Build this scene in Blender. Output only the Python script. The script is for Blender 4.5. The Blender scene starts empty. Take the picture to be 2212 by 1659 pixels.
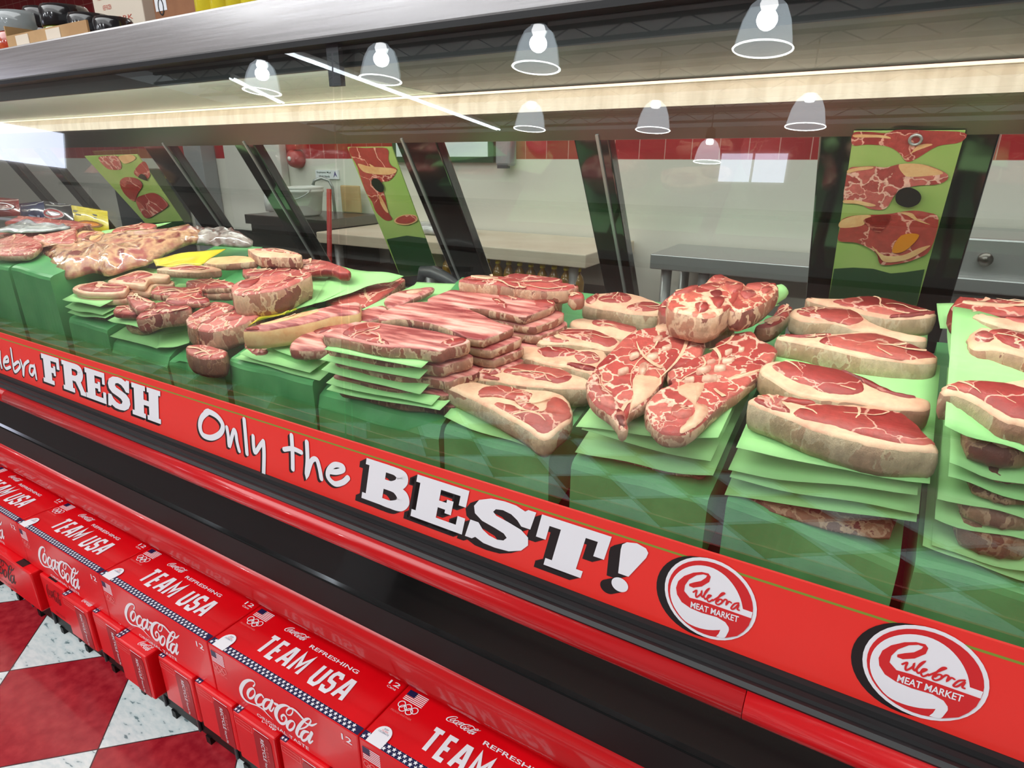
import bpy, math, random
from math import sin, cos, pi, radians, sqrt
from mathutils import Vector, Matrix, noise as mnoise
random.seed(7)
S = bpy.context.scene
COL = S.collection

# ------------------------------------------------------------------ camera
FPX, YAW, PITCH, ROLL, CAMH = 1353.24, 0.5530, -0.3494, -0.0009, 1.239
IW, IH = 2212, 1659
fw = Vector((-sin(YAW)*cos(PITCH), cos(YAW)*cos(PITCH), sin(PITCH)))
r0 = Vector((cos(YAW), sin(YAW), 0)); u0 = r0.cross(fw)
rt = r0*cos(ROLL)+u0*sin(ROLL); up = -r0*sin(ROLL)+u0*cos(ROLL)
CAM = Vector((0, 0, CAMH))
cd = bpy.data.cameras.new('camera'); co = bpy.data.objects.new('camera', cd); COL.objects.link(co)
cd.sensor_width = 36; cd.lens = FPX*36/IW; cd.clip_start = .02
m3 = Matrix((rt, up, -fw)).transposed().to_4x4(); m3.translation = CAM
co.matrix_world = m3; S.camera = co

# ------------------------------------------------------------------ world and light
S.view_settings.view_transform = 'Standard'; S.view_settings.look = 'None'
S.view_settings.exposure = 0.0; S.view_settings.gamma = 1; S.view_settings.use_curve_mapping = False
w = bpy.data.worlds.new('World'); S.world = w; w.use_nodes = True
w.node_tree.nodes['Background'].inputs[0].default_value = (.80, .84, .86, 1)
w.node_tree.nodes['Background'].inputs[1].default_value = .30

def area(name, loc, sx, sy, power, col=(1, 1, 1), rot=(0, 0, 0)):
    l = bpy.data.lights.new(name, 'AREA'); l.shape = 'RECTANGLE'; l.size = sx; l.size_y = sy
    l.energy = power; l.color = col
    o = bpy.data.objects.new(name, l); COL.objects.link(o); o.location = loc; o.rotation_euler = rot
    return o
area('store_fluorescents', (-2.5, -2.6, 4.25), 9, 3.6, 360, (.97, 1, 1))
area('store_fluorescents_front', (-1.0, -5.5, 4.25), 12, 2, 120, (.97, 1, 1))
area('case_led_front', (-1.9, .785, 1.366), 5.0, .03, 22, (1, .95, .90), (radians(24), 0, 0))
area('case_led_rear', (-1.9, 1.150, 1.352), 5.0, .03, 1.6, (1, .92, .82), (radians(8), 0, 0))
area('back_room_fluorescents', (-1.5, 1.95, 2.28), 5.5, .5, 36, (1, .99, .95))

# ------------------------------------------------------------------ pixel helpers (photo frame 2212 x 1659)
def ray(px, py): return fw*FPX + rt*(px-IW/2) - up*(py-IH/2)
def onplane(p, p0, n):
    d = ray(*p); return CAM + d*((Vector(p0)-CAM).dot(n)/d.dot(n))
def WY(p, y): return onplane(p, (0, y, 0), Vector((0, 1, 0)))
def WZ(p, z): return onplane(p, (0, 0, z), Vector((0, 0, 1)))
Z0, Y0, SL = .80, .78, .30          # the sloping display deck
def deckz(y): return Z0+SL*(y-Y0)
DN = Vector((0, -SL, 1)).normalized()
def W(p, h): return onplane(p, (0, Y0, Z0+h), DN)
def HH(p, y=.775):
    q = WY(p, y); return q.z-deckz(y)
def crop(ox, oy, s): return lambda *c: [(ox+c[i]/s, oy+c[i+1]/s) for i in range(0, len(c), 2)]
cA, cB, cC, cD, cE = crop(0,420,5.53), crop(120,540,5.53), crop(380,520,5.53), crop(680,580,5.53), crop(940,560,5.53)
cF, cG, cK, cK2, cR, cM = crop(1240,560,4.424), crop(1180,800,4.424), crop(1900,600,7.09), crop(1900,640,2.369), crop(1472,560,2.962), crop(740,540,2.962)
cP = crop(0, 0, 1)

# ------------------------------------------------------------------ materials
def lin(c):
    return tuple(((v/255)/12.92 if v/255 <= .04045 else ((v/255+.055)/1.055)**2.4) for v in c)+(1,)
def mat(name, c, rough=.5, metal=0, c2=None, scale=8, stretch=(1, 1, 1), bump=0, bscale=None, coat=0, emit=0, spec=.5, detail=4, lo=.35, hi=.65, aniso=0, c3=None, obj=True, rgh=.5):
    m = bpy.data.materials.new(name); m.use_nodes = True; nt = m.node_tree; b = nt.nodes['Principled BSDF']
    b.inputs['Base Color'].default_value = lin(c); b.inputs['Roughness'].default_value = rough
    b.inputs['Metallic'].default_value = metal; b.inputs['Specular IOR Level'].default_value = spec
    if coat: b.inputs['Coat Weight'].default_value = coat; b.inputs['Coat Roughness'].default_value = .06
    if aniso: b.inputs['Anisotropic'].default_value = aniso
    if emit: b.inputs['Emission Color'].default_value = lin(c); b.inputs['Emission Strength'].default_value = emit
    if c2 or bump:
        tc = nt.nodes.new('ShaderNodeTexCoord'); mp = nt.nodes.new('ShaderNodeMapping'); mp.inputs['Scale'].default_value = stretch
        geo = nt.nodes.new('ShaderNodeNewGeometry')
        nt.links.new(geo.outputs['Position'], mp.inputs[0])
        n = nt.nodes.new('ShaderNodeTexNoise'); n.inputs['Scale'].default_value = scale; n.inputs['Detail'].default_value = detail; n.inputs['Roughness'].default_value = rgh
        nt.links.new(mp.outputs[0], n.inputs[0])
        if c2:
            r = nt.nodes.new('ShaderNodeValToRGB'); e = r.color_ramp.elements
            e[0].position = lo; e[0].color = lin(c); e[1].position = hi; e[1].color = lin(c2)
            if c3: x = e.new(min(.98, hi+.12)); x.color = lin(c3)
            nt.links.new(n.outputs[0], r.inputs[0]); nt.links.new(r.outputs[0], b.inputs['Base Color'])
        if bump:
            n2 = n
            if bscale:
                n2 = nt.nodes.new('ShaderNodeTexNoise'); n2.inputs['Scale'].default_value = bscale; nt.links.new(mp.outputs[0], n2.inputs[0])
            bp = nt.nodes.new('ShaderNodeBump'); bp.inputs['Strength'].default_value = bump; bp.inputs['Distance'].default_value = .004
            nt.links.new(n2.outputs[0], bp.inputs['Height']); nt.links.new(bp.outputs[0], b.inputs['Normal'])
    return m

def mat_glass(name, tint=(.93, .97, .95), refl=1.0):
    m = bpy.data.materials.new(name); m.use_nodes = True; nt = m.node_tree; nt.nodes.clear()
    out = nt.nodes.new('ShaderNodeOutputMaterial'); mx = nt.nodes.new('ShaderNodeMixShader')
    tr = nt.nodes.new('ShaderNodeBsdfTransparent'); tr.inputs[0].default_value = tint+(1,)
    gl = nt.nodes.new('ShaderNodeBsdfGlossy'); gl.inputs['Roughness'].default_value = .0; gl.inputs[0].default_value = (1, 1, 1, 1)
    fr = nt.nodes.new('ShaderNodeFresnel'); fr.inputs[0].default_value = 1.5
    # a pane has two surfaces, and facing it from behind must not flip the index
    geo = nt.nodes.new('ShaderNodeNewGeometry'); mul = nt.nodes.new('ShaderNodeMath'); mul.operation = 'MULTIPLY'; mul.inputs[1].default_value = refl
    lw = nt.nodes.new('ShaderNodeLayerWeight'); lw.inputs[0].default_value = .5
    pw = nt.nodes.new('ShaderNodeMath'); pw.operation = 'POWER'; pw.inputs[1].default_value = 4.0
    ad = nt.nodes.new('ShaderNodeMath'); ad.operation = 'MULTIPLY_ADD'; ad.inputs[1].default_value = .9; ad.inputs[2].default_value = .092
    nt.links.new(lw.outputs['Facing'], pw.inputs[0]); nt.links.new(pw.outputs[0], ad.inputs[0]); nt.links.new(ad.outputs[0], mul.inputs[0])
    nt.links.new(mul.outputs[0], mx.inputs[0]); nt.links.new(tr.outputs[0], mx.inputs[1]); nt.links.new(gl.outputs[0], mx.inputs[2])
    nt.links.new(mx.outputs[0], out.inputs[0])
    return m

def mat_lean(name, dark, mid, vein, scale=26, vein_amt=.60, stretch=(1, 1, 1)):
    m = bpy.data.materials.new(name); m.use_nodes = True; nt = m.node_tree; b = nt.nodes['Principled BSDF']
    b.inputs['Roughness'].default_value = .38; b.inputs['Specular IOR Level'].default_value = .45
    geo = nt.nodes.new('ShaderNodeNewGeometry'); mp = nt.nodes.new('ShaderNodeMapping'); mp.inputs['Scale'].default_value = stretch
    nt.links.new(geo.outputs['Position'], mp.inputs[0])
    n1 = nt.nodes.new('ShaderNodeTexNoise'); n1.inputs['Scale'].default_value = 14; n1.inputs['Detail'].default_value = 5; n1.inputs['Distortion'].default_value = .6
    r1 = nt.nodes.new('ShaderNodeValToRGB'); r1.color_ramp.elements[0].position = .34; r1.color_ramp.elements[0].color = lin(dark)
    r1.color_ramp.elements[1].position = .66; r1.color_ramp.elements[1].color = lin(mid)
    n2 = nt.nodes.new('ShaderNodeTexNoise'); n2.inputs['Scale'].default_value = scale; n2.inputs['Detail'].default_value = 3; n2.inputs['Distortion'].default_value = 1.6
    # thin veins where the noise crosses its middle value
    sb = nt.nodes.new('ShaderNodeMath'); sb.operation = 'SUBTRACT'; sb.inputs[1].default_value = .5
    ab = nt.nodes.new('ShaderNodeMath'); ab.operation = 'ABSOLUTE'
    mr = nt.nodes.new('ShaderNodeMapRange'); mr.inputs[1].default_value = .0; mr.inputs[2].default_value = .024; mr.inputs[3].default_value = vein_amt; mr.inputs[4].default_value = 0
    n3 = nt.nodes.new('ShaderNodeTexNoise'); n3.inputs['Scale'].default_value = 11
    m3_ = nt.nodes.new('ShaderNodeMapRange'); m3_.inputs[1].default_value = .42; m3_.inputs[2].default_value = .6
    mu = nt.nodes.new('ShaderNodeMath'); mu.operation = 'MULTIPLY'
    mx = nt.nodes.new('ShaderNodeMix'); mx.data_type = 'RGBA'; mx.inputs[7].default_value = lin(vein)
    L = nt.links.new
    for n in (n1, n2, n3): L(mp.outputs[0], n.inputs[0])
    L(n1.outputs[0], r1.inputs[0]); L(n2.outputs[0], sb.inputs[0]); L(sb.outputs[0], ab.inputs[0]); L(ab.outputs[0], mr.inputs[0])
    L(n3.outputs[0], m3_.inputs[0]); L(mr.outputs[0], mu.inputs[0]); L(m3_.outputs[0], mu.inputs[1])
    L(mu.outputs[0], mx.inputs[0]); L(r1.outputs[0], mx.inputs[6]); L(mx.outputs[2], b.inputs['Base Color'])
    bp = nt.nodes.new('ShaderNodeBump'); bp.inputs['Strength'].default_value = .25; bp.inputs['Distance'].default_value = .003
    L(n2.outputs[0], bp.inputs['Height']); L(bp.outputs[0], b.inputs['Normal'])
    return m

def mat_muscle(name, cols, fat, vs=18, ew=.03, dist=.02, stretch=(1, 1, 1), rough=.36, bump=.5):
    m = bpy.data.materials.new(name); m.use_nodes = True; nt = m.node_tree; b = nt.nodes['Principled BSDF']; L = nt.links.new
    b.inputs['Roughness'].default_value = rough; b.inputs['Specular IOR Level'].default_value = .5
    geo = nt.nodes.new('ShaderNodeNewGeometry'); mp = nt.nodes.new('ShaderNodeMapping'); mp.inputs['Scale'].default_value = stretch; L(geo.outputs['Position'], mp.inputs[0])
    nz = nt.nodes.new('ShaderNodeTexNoise'); nz.inputs['Scale'].default_value = 30; nz.inputs['Detail'].default_value = 5; L(mp.outputs[0], nz.inputs[0])
    sb = nt.nodes.new('ShaderNodeVectorMath'); sb.operation = 'SUBTRACT'; sb.inputs[1].default_value = (.5, .5, .5); L(nz.outputs['Color'], sb.inputs[0])
    sc = nt.nodes.new('ShaderNodeVectorMath'); sc.operation = 'SCALE'; sc.inputs['Scale'].default_value = dist*2.2; L(sb.outputs[0], sc.inputs[0])
    ad = nt.nodes.new('ShaderNodeVectorMath'); ad.operation = 'ADD'; L(mp.outputs[0], ad.inputs[0]); L(sc.outputs[0], ad.inputs[1])
    v1 = nt.nodes.new('ShaderNodeTexVoronoi'); v1.inputs['Scale'].default_value = vs; L(ad.outputs[0], v1.inputs['Vector'])
    v2 = nt.nodes.new('ShaderNodeTexVoronoi'); v2.feature = 'DISTANCE_TO_EDGE'; v2.inputs['Scale'].default_value = vs; L(ad.outputs[0], v2.inputs['Vector'])
    sp_ = nt.nodes.new('ShaderNodeSeparateColor'); L(v1.outputs['Color'], sp_.inputs[0])
    r = nt.nodes.new('ShaderNodeValToRGB'); e = r.color_ramp.elements; e[0].position = 0; e[0].color = lin(cols[0]); e[1].position = 1; e[1].color = lin(cols[-1])
    for i, k in enumerate(cols[1:-1]): x = e.new((i+1)/(len(cols)-1)); x.color = lin(k)
    L(sp_.outputs[0], r.inputs[0])
    # grain
    g = nt.nodes.new('ShaderNodeTexNoise'); g.inputs['Scale'].default_value = 95; g.inputs['Detail'].default_value = 6; g.inputs['Roughness'].default_value = .7; L(mp.outputs[0], g.inputs[0])
    gm = nt.nodes.new('ShaderNodeMapRange'); gm.inputs[1].default_value = .3; gm.inputs[2].default_value = .7; gm.inputs[3].default_value = .74; gm.inputs[4].default_value = 1.22; L(g.outputs[0], gm.inputs[0])
    # seam width varies
    n3 = nt.nodes.new('ShaderNodeTexNoise'); n3.inputs['Scale'].default_value = 13; L(mp.outputs[0], n3.inputs[0])
    wv = nt.nodes.new('ShaderNodeMapRange'); wv.inputs[1].default_value = .35; wv.inputs[2].default_value = .65; wv.inputs[3].default_value = ew*.15; wv.inputs[4].default_value = ew*1.9; L(n3.outputs[0], wv.inputs[0])
    dv = nt.nodes.new('ShaderNodeMath'); dv.operation = 'DIVIDE'; L(v2.outputs[0], dv.inputs[0]); L(wv.outputs[0], dv.inputs[1])
    sm = nt.nodes.new('ShaderNodeMapRange'); sm.interpolation_type = 'SMOOTHSTEP'; sm.inputs[1].default_value = .55; sm.inputs[2].default_value = 1.15; L(dv.outputs[0], sm.inputs[0])
    mx = nt.nodes.new('ShaderNodeMix'); mx.data_type = 'RGBA'; mx.inputs[6].default_value = lin(fat); L(sm.outputs[0], mx.inputs[0]); L(r.outputs[0], mx.inputs[7])
    ml = nt.nodes.new('ShaderNodeMix'); ml.data_type = 'RGBA'; ml.blend_type = 'MULTIPLY'; ml.inputs[0].default_value = 1; L(mx.outputs[2], ml.inputs[6]); L(gm.outputs[0], ml.inputs[7]); L(ml.outputs[2], b.inputs['Base Color'])
    bp = nt.nodes.new('ShaderNodeBump'); bp.inputs['Strength'].default_value = bump; bp.inputs['Distance'].default_value = .003; L(g.outputs[0], bp.inputs['Height']); L(bp.outputs[0], b.inputs['Normal'])
    return m

MT = dict(
    lean=mat_muscle('meat_lean', [(152, 44, 46), (186, 78, 72), (166, 56, 54), (200, 98, 88)], (236, 172, 154), 15, .022, .022),
    lean_dark=mat_muscle('meat_lean_dark', [(112, 26, 30), (150, 44, 44), (130, 36, 36)], (190, 110, 98), 24, .03),
    lean_pale=mat_muscle('meat_lean_pale', [(168, 66, 64), (206, 112, 104), (188, 86, 82)], (240, 190, 172), 26, .05, .03),
    blade=mat_muscle('meat_blade', [(150, 40, 42), (192, 80, 74), (170, 56, 54), (204, 104, 94)], (240, 192, 170), 26, .052, .035),
    blade_fat=mat_muscle('meat_blade_fatty', [(156, 48, 46), (200, 92, 80), (214, 130, 108)], (242, 194, 164), 32, .13, .04),
    streak=mat('meat_streaky', (150, 58, 60), .40, c2=(206, 122, 116), scale=1, stretch=(9, 75, 30), bump=.6, detail=6, lo=.40, hi=.52, c3=(236, 178, 166)),
    fat=mat('meat_fat', c=(236, 196, 164), detail=9, rgh=.72, rough=.42, c2=(224, 162, 136), scale=26, bump=.35, lo=.42, hi=.62, c3=(198, 104, 92)),
    fat_y=mat('meat_fat_yellow', c=(240, 205, 150), detail=9, rgh=.72, rough=.42, c2=(222, 160, 110), scale=22, bump=.3),
    rind=mat_muscle('meat_rind', [(196, 172, 142), (178, 146, 116), (204, 180, 152), (164, 112, 92), (188, 160, 130)], (200, 176, 148), 22, .05, .05, (1, 1, .6), .5, .8),
    rind_red=mat_muscle('meat_rind_red', [(150, 70, 60), (186, 132, 110), (122, 50, 48), (206, 166, 138), (160, 92, 76)], (212, 172, 146), 30, .06, .04, (1, 1, .6), .42, .7),
    rind_dk=mat_muscle('meat_rind_brown', [(124, 76, 54), (156, 110, 82), (104, 50, 44), (176, 136, 106)], (180, 140, 112), 38, .05, .04, (1, 1, .6), .5, .8),
    bone=mat('bone', (238, 200, 176), .45, c2=(205, 140, 122), scale=60),
    marrow=mat('bone_marrow', (122, 92, 66), .5, c2=(160, 120, 86), scale=50),
    paper=mat('green_paper', (172, 226, 152), .6, c2=(158, 216, 140), scale=9, spec=.25, bump=.15, bscale=20),
    tray=mat('green_tray_paper', (108, 184, 116), .42, c2=(70, 152, 90), scale=7, spec=.4, bump=.5, bscale=14),
    wrap=mat('wrapped_meat', (176, 92, 92), .18, c2=(226, 178, 140), scale=26, bump=1, bscale=44, coat=1, lo=.36, hi=.54, c3=(134, 56, 60)),
    film=mat('clear_film_grey', (190, 180, 178), .12, c2=(120, 96, 92), scale=30, bump=1, bscale=30, coat=1),
    yellow=mat('yellow_label', (226, 206, 40), .35, c2=(200, 180, 30), scale=20, coat=.4),
    yprint=mat('label_brown_print', (150, 100, 40), .4),
    steel=mat('brushed_steel', (222, 218, 218), .24, .75, c2=(204, 200, 200), scale=5, stretch=(1, 60, 60), aniso=.7),
    steel2=mat('steel_plain', (176, 178, 178), .3, .55),
    steel_dk=mat('steel_dark', (120, 116, 112), .3, 1),
    black=mat('black_gloss', (12, 12, 13), .10, spec=.9, coat=1),
    blackm=mat('black_matt', (14, 14, 14), .45, spec=.25),
    rubber=mat('black_rubber', (28, 28, 30), .42, c2=(20, 20, 22), scale=30, stretch=(.2, 4, 4)),
    red=mat('red_bumper', (196, 16, 24), .22, coat=.5, c2=(205, 24, 30), scale=6, stretch=(.3, 8, 8)),
    sign_red=mat('sign_red', (240, 46, 38), .34, c2=(238, 54, 46), scale=3, spec=.5),
    white=mat('print_white', (238, 240, 246), .4),
    sgreen=mat('sign_green', (130, 150, 52), .4),
    logo_red=mat('logo_red', (214, 36, 40), .38),
    carton=mat('carton_red', (226, 8, 22), .28, c2=(214, 4, 18), scale=9, coat=.2, bump=.08, bscale=12),
    carton_dk=mat('carton_dark_red', (158, 26, 34), .35),
    navy=mat('navy', (26, 30, 74), .35),
    pale_red=mat('pale_red', (236, 120, 120), .4),
    grey_ink=mat('grey_ink', (120, 128, 150), .5),
    under_l=mat('canopy_pale', (232, 246, 246), .35, c2=(226, 242, 240), scale=3),  # on the canopy this pale tone imitates a bright glass reflection
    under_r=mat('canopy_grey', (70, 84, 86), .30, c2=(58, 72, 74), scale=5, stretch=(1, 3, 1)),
    valence=mat('valence_cream', (232, 218, 200), .4, c2=(208, 192, 172), scale=18, stretch=(2.2, 1, .35), lo=.4, hi=.65),
    led=mat('led_strip', (255, 236, 210), .4, emit=1.0),
    frp=mat('wall_white_panel', (226, 222, 214), .5, c2=(214, 210, 202), scale=3),
    wood=mat('prep_board', (222, 210, 190), .5, c2=(208, 192, 170), scale=6),
    bucket=mat('white_plastic', (226, 226, 222), .3, coat=.3),
    grey=mat('grey_plastic', (150, 152, 154), .4),
    dgrey=mat('dark_grey_plastic', (70, 72, 76), .35),
    bell=mat('alarm_red', (176, 26, 26), .35),
    oil=mat('oil_bottle', (170, 130, 40), .15, c2=(120, 84, 26), scale=30, coat=.8),
    jar=mat('jar_dark', (46, 10, 14), .12, coat=1),
    jarred=mat('jar_red', (178, 52, 34), .15, coat=1, c2=(200, 90, 50), scale=40),
    jargreen=mat('jar_green', (120, 126, 40), .15, coat=1),
    lid=mat('jar_lid_black', (24, 22, 26), .18, coat=.8),
    clearlid=mat('jar_lid_clear', (150, 158, 160), .12, coat=1),
    card=mat('cardboard', (196, 158, 112), .7, c2=(180, 140, 96), scale=12),
    card_dk=mat('cardboard_brown', (150, 100, 66), .7, c2=(130, 84, 54), scale=14),
    cream=mat('carton_cream', (232, 218, 200), .6),
    print_red=mat('print_orange_red', (205, 96, 76), .5),
    poster=mat('poster_green', (172, 196, 116), .35, c2=(150, 184, 96), scale=8),
    poster_dk=mat('poster_dark_green', (40, 74, 44), .35),
    ink=mat('black_ink', (20, 18, 20), .4),
    lamp=mat('lamp_acrylic', (225, 238, 255), .3, emit=2.2),
    lampcore=mat('lamp_core', (255, 255, 255), .3, emit=14),
    tube=mat('fluorescent_tube', (235, 245, 255), .3, emit=9),
    dayl=mat('daylight_glass', (226, 232, 255), .3, emit=3),
    ceil=mat('store_ceiling', (206, 206, 200), .7, c2=(186, 186, 180), scale=2),
    joist=mat('joist', (86, 86, 84), .6),
    wall=mat('store_wall', (196, 190, 182), .7),
    bluebag=mat('blue_pack', (30, 38, 92), .15, coat=1, c2=(20, 24, 60), scale=14, bump=.4),
    blackbag=mat('black_pack', (30, 28, 34), .15, coat=1, bump=.4, c2=(44, 42, 48), scale=20),
    redpack=mat('red_pack', (150, 40, 40), .2, coat=1, c2=(110, 34, 30), scale=14, bump=.4),
    whitefilm=mat('white_film', (206, 206, 208), .2, c2=(150, 150, 152), scale=22, coat=.8, bump=.6),
    glove=mat('white_gloves', (232, 232, 230), .5, bump=.5, c2=(210, 210, 208), scale=30),
    orange=mat('orange_tag', (226, 140, 30), .4),
    purple=mat('purple_ink', (92, 70, 140), .5),
)
GL = mat_glass('case_glass'); GLR = mat_glass('rear_door_glass', (.90, .92, .90), .8)
def mat_tiles(name):
    m = bpy.data.materials.new(name); m.use_nodes = True; nt = m.node_tree; b = nt.nodes['Principled BSDF']; L = nt.links.new
    b.inputs['Roughness'].default_value = .22; b.inputs['Specular IOR Level'].default_value = .4
    geo = nt.nodes.new('ShaderNodeNewGeometry'); mp = nt.nodes.new('ShaderNodeMapping'); mp.vector_type = 'TEXTURE'
    mp.inputs['Location'].default_value = (-1.7564, .3935, 0); mp.inputs['Rotation'].default_value = (0, 0, radians(45)); mp.inputs['Scale'].default_value = (.3048, .3048, 1)
    L(geo.outputs['Position'], mp.inputs[0])
    sx = nt.nodes.new('ShaderNodeSeparateXYZ'); L(mp.outputs[0], sx.inputs[0])
    fs = []; es = []
    for ax in (0, 1):
        f = nt.nodes.new('ShaderNodeMath'); f.operation = 'FLOOR'; L(sx.outputs[ax], f.inputs[0]); fs.append(f)
        fr = nt.nodes.new('ShaderNodeMath'); fr.operation = 'FRACT'; L(sx.outputs[ax], fr.inputs[0])
        a = nt.nodes.new('ShaderNodeMath'); a.operation = 'PINGPONG'; a.inputs[1].default_value = .5; L(fr.outputs[0], a.inputs[0]); es.append(a)
    s = nt.nodes.new('ShaderNodeMath'); s.operation = 'ADD'; L(fs[0].outputs[0], s.inputs[0]); L(fs[1].outputs[0], s.inputs[1])
    md = nt.nodes.new('ShaderNodeMath'); md.operation = 'FLOORED_MODULO'; md.inputs[1].default_value = 2; s1 = nt.nodes.new('ShaderNodeMath'); s1.operation = 'ADD'; s1.inputs[1].default_value = 1; L(s.outputs[0], s1.inputs[0]); L(s1.outputs[0], md.inputs[0])
    mn = nt.nodes.new('ShaderNodeMath'); mn.operation = 'MINIMUM'; L(es[0].outputs[0], mn.inputs[0]); L(es[1].outputs[0], mn.inputs[1])
    gr = nt.nodes.new('ShaderNodeMath'); gr.operation = 'LESS_THAN'; gr.inputs[1].default_value = .005; L(mn.outputs[0], gr.inputs[0])
    nz = nt.nodes.new('ShaderNodeTexNoise'); nz.inputs['Scale'].default_value = 38; nz.inputs['Detail'].default_value = 5; L(geo.outputs['Position'], nz.inputs[0])
    rr = nt.nodes.new('ShaderNodeValToRGB'); rr.color_ramp.elements[0].position = .35; rr.color_ramp.elements[0].color = lin((150, 24, 38)); rr.color_ramp.elements[1].position = .7; rr.color_ramp.elements[1].color = lin((180, 48, 56)); L(nz.outputs[0], rr.inputs[0])
    mp2 = nt.nodes.new('ShaderNodeMapping'); mp2.inputs['Rotation'].default_value = (0, 0, radians(18)); mp2.inputs['Scale'].default_value = (1, 2.6, 1); L(geo.outputs['Position'], mp2.inputs[0])
    n2 = nt.nodes.new('ShaderNodeTexNoise'); n2.inputs['Scale'].default_value = 34; n2.inputs['Detail'].default_value = 2; L(mp2.outputs[0], n2.inputs[0])
    rw = nt.nodes.new('ShaderNodeValToRGB'); e = rw.color_ramp.elements
    e[0].position = .30; e[0].color = lin((120, 140, 145)); e[1].position = .36; e[1].color = lin((206, 218, 220)); x = e.new(.6); x.color = lin((226, 232, 232)); L(n2.outputs[0], rw.inputs[0])
    mx = nt.nodes.new('ShaderNodeMix'); mx.data_type = 'RGBA'; L(md.outputs[0], mx.inputs[0]); L(rr.outputs[0], mx.inputs[6]); L(rw.outputs[0], mx.inputs[7])
    mg = nt.nodes.new('ShaderNodeMix'); mg.data_type = 'RGBA'; mg.inputs[7].default_value = lin((70, 40, 44)); L(gr.outputs[0], mg.inputs[0]); L(mx.outputs[2], mg.inputs[6]); L(mg.outputs[2], b.inputs['Base Color'])
    return m
def mat_backwall(name):
    m = bpy.data.materials.new(name); m.use_nodes = True; nt = m.node_tree; b = nt.nodes['Principled BSDF']; L = nt.links.new
    b.inputs['Roughness'].default_value = .3
    geo = nt.nodes.new('ShaderNodeNewGeometry'); sx = nt.nodes.new('ShaderNodeSeparateXYZ'); L(geo.outputs['Position'], sx.inputs[0])
    cmb = nt.nodes.new('ShaderNodeCombineXYZ'); L(sx.outputs[0], cmb.inputs[0]); L(sx.outputs[2], cmb.inputs[1])
    br = nt.nodes.new('ShaderNodeTexBrick'); br.offset = 0; br.inputs['Scale'].default_value = 1; br.inputs['Brick Width'].default_value = .108; br.inputs['Row Height'].default_value = .108
    br.inputs['Mortar Size'].default_value = .0018; br.inputs['Color1'].default_value = lin((176, 18, 30)); br.inputs['Color2'].default_value = lin((160, 14, 26)); br.inputs['Mortar'].default_value = lin((205, 150, 140))
    mp = nt.nodes.new('ShaderNodeMapping'); mp.inputs['Location'].default_value = (.02, -1.2238, 0); L(cmb.outputs[0], mp.inputs[0]); L(mp.outputs[0], br.inputs[0])
    g = nt.nodes.new('ShaderNodeMath'); g.operation = 'GREATER_THAN'; g.inputs[1].default_value = 1.2238; L(sx.outputs[2], g.inputs[0])
    mx = nt.nodes.new('ShaderNodeMix'); mx.data_type = 'RGBA'; mx.inputs[6].default_value = lin((226, 222, 212)); L(g.outputs[0], mx.inputs[0]); L(br.outputs[0], mx.inputs[7]); L(mx.outputs[2], b.inputs['Base Color'])
    return m
SHADE = bpy.data.materials.new('clear_acrylic'); SHADE.use_nodes = True; _n = SHADE.node_tree; _n.nodes.clear()
_o = _n.nodes.new('ShaderNodeOutputMaterial'); _m = _n.nodes.new('ShaderNodeMixShader'); _t = _n.nodes.new('ShaderNodeBsdfTransparent'); _e = _n.nodes.new('ShaderNodeEmission'); _e.inputs[0].default_value = (.82, .91, 1, 1); _e.inputs[1].default_value = 2.6; _m.inputs[0].default_value = .5
_n.links.new(_t.outputs[0], _m.inputs[1]); _n.links.new(_e.outputs[0], _m.inputs[2]); _n.links.new(_m.outputs[0], _o.inputs[0])
MT['floor'] = mat_tiles('checker_floor'); MT['backwall'] = mat_backwall('red_tile_over_white_panel')
for k, m in MT.items():
    m['k'] = k

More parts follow.
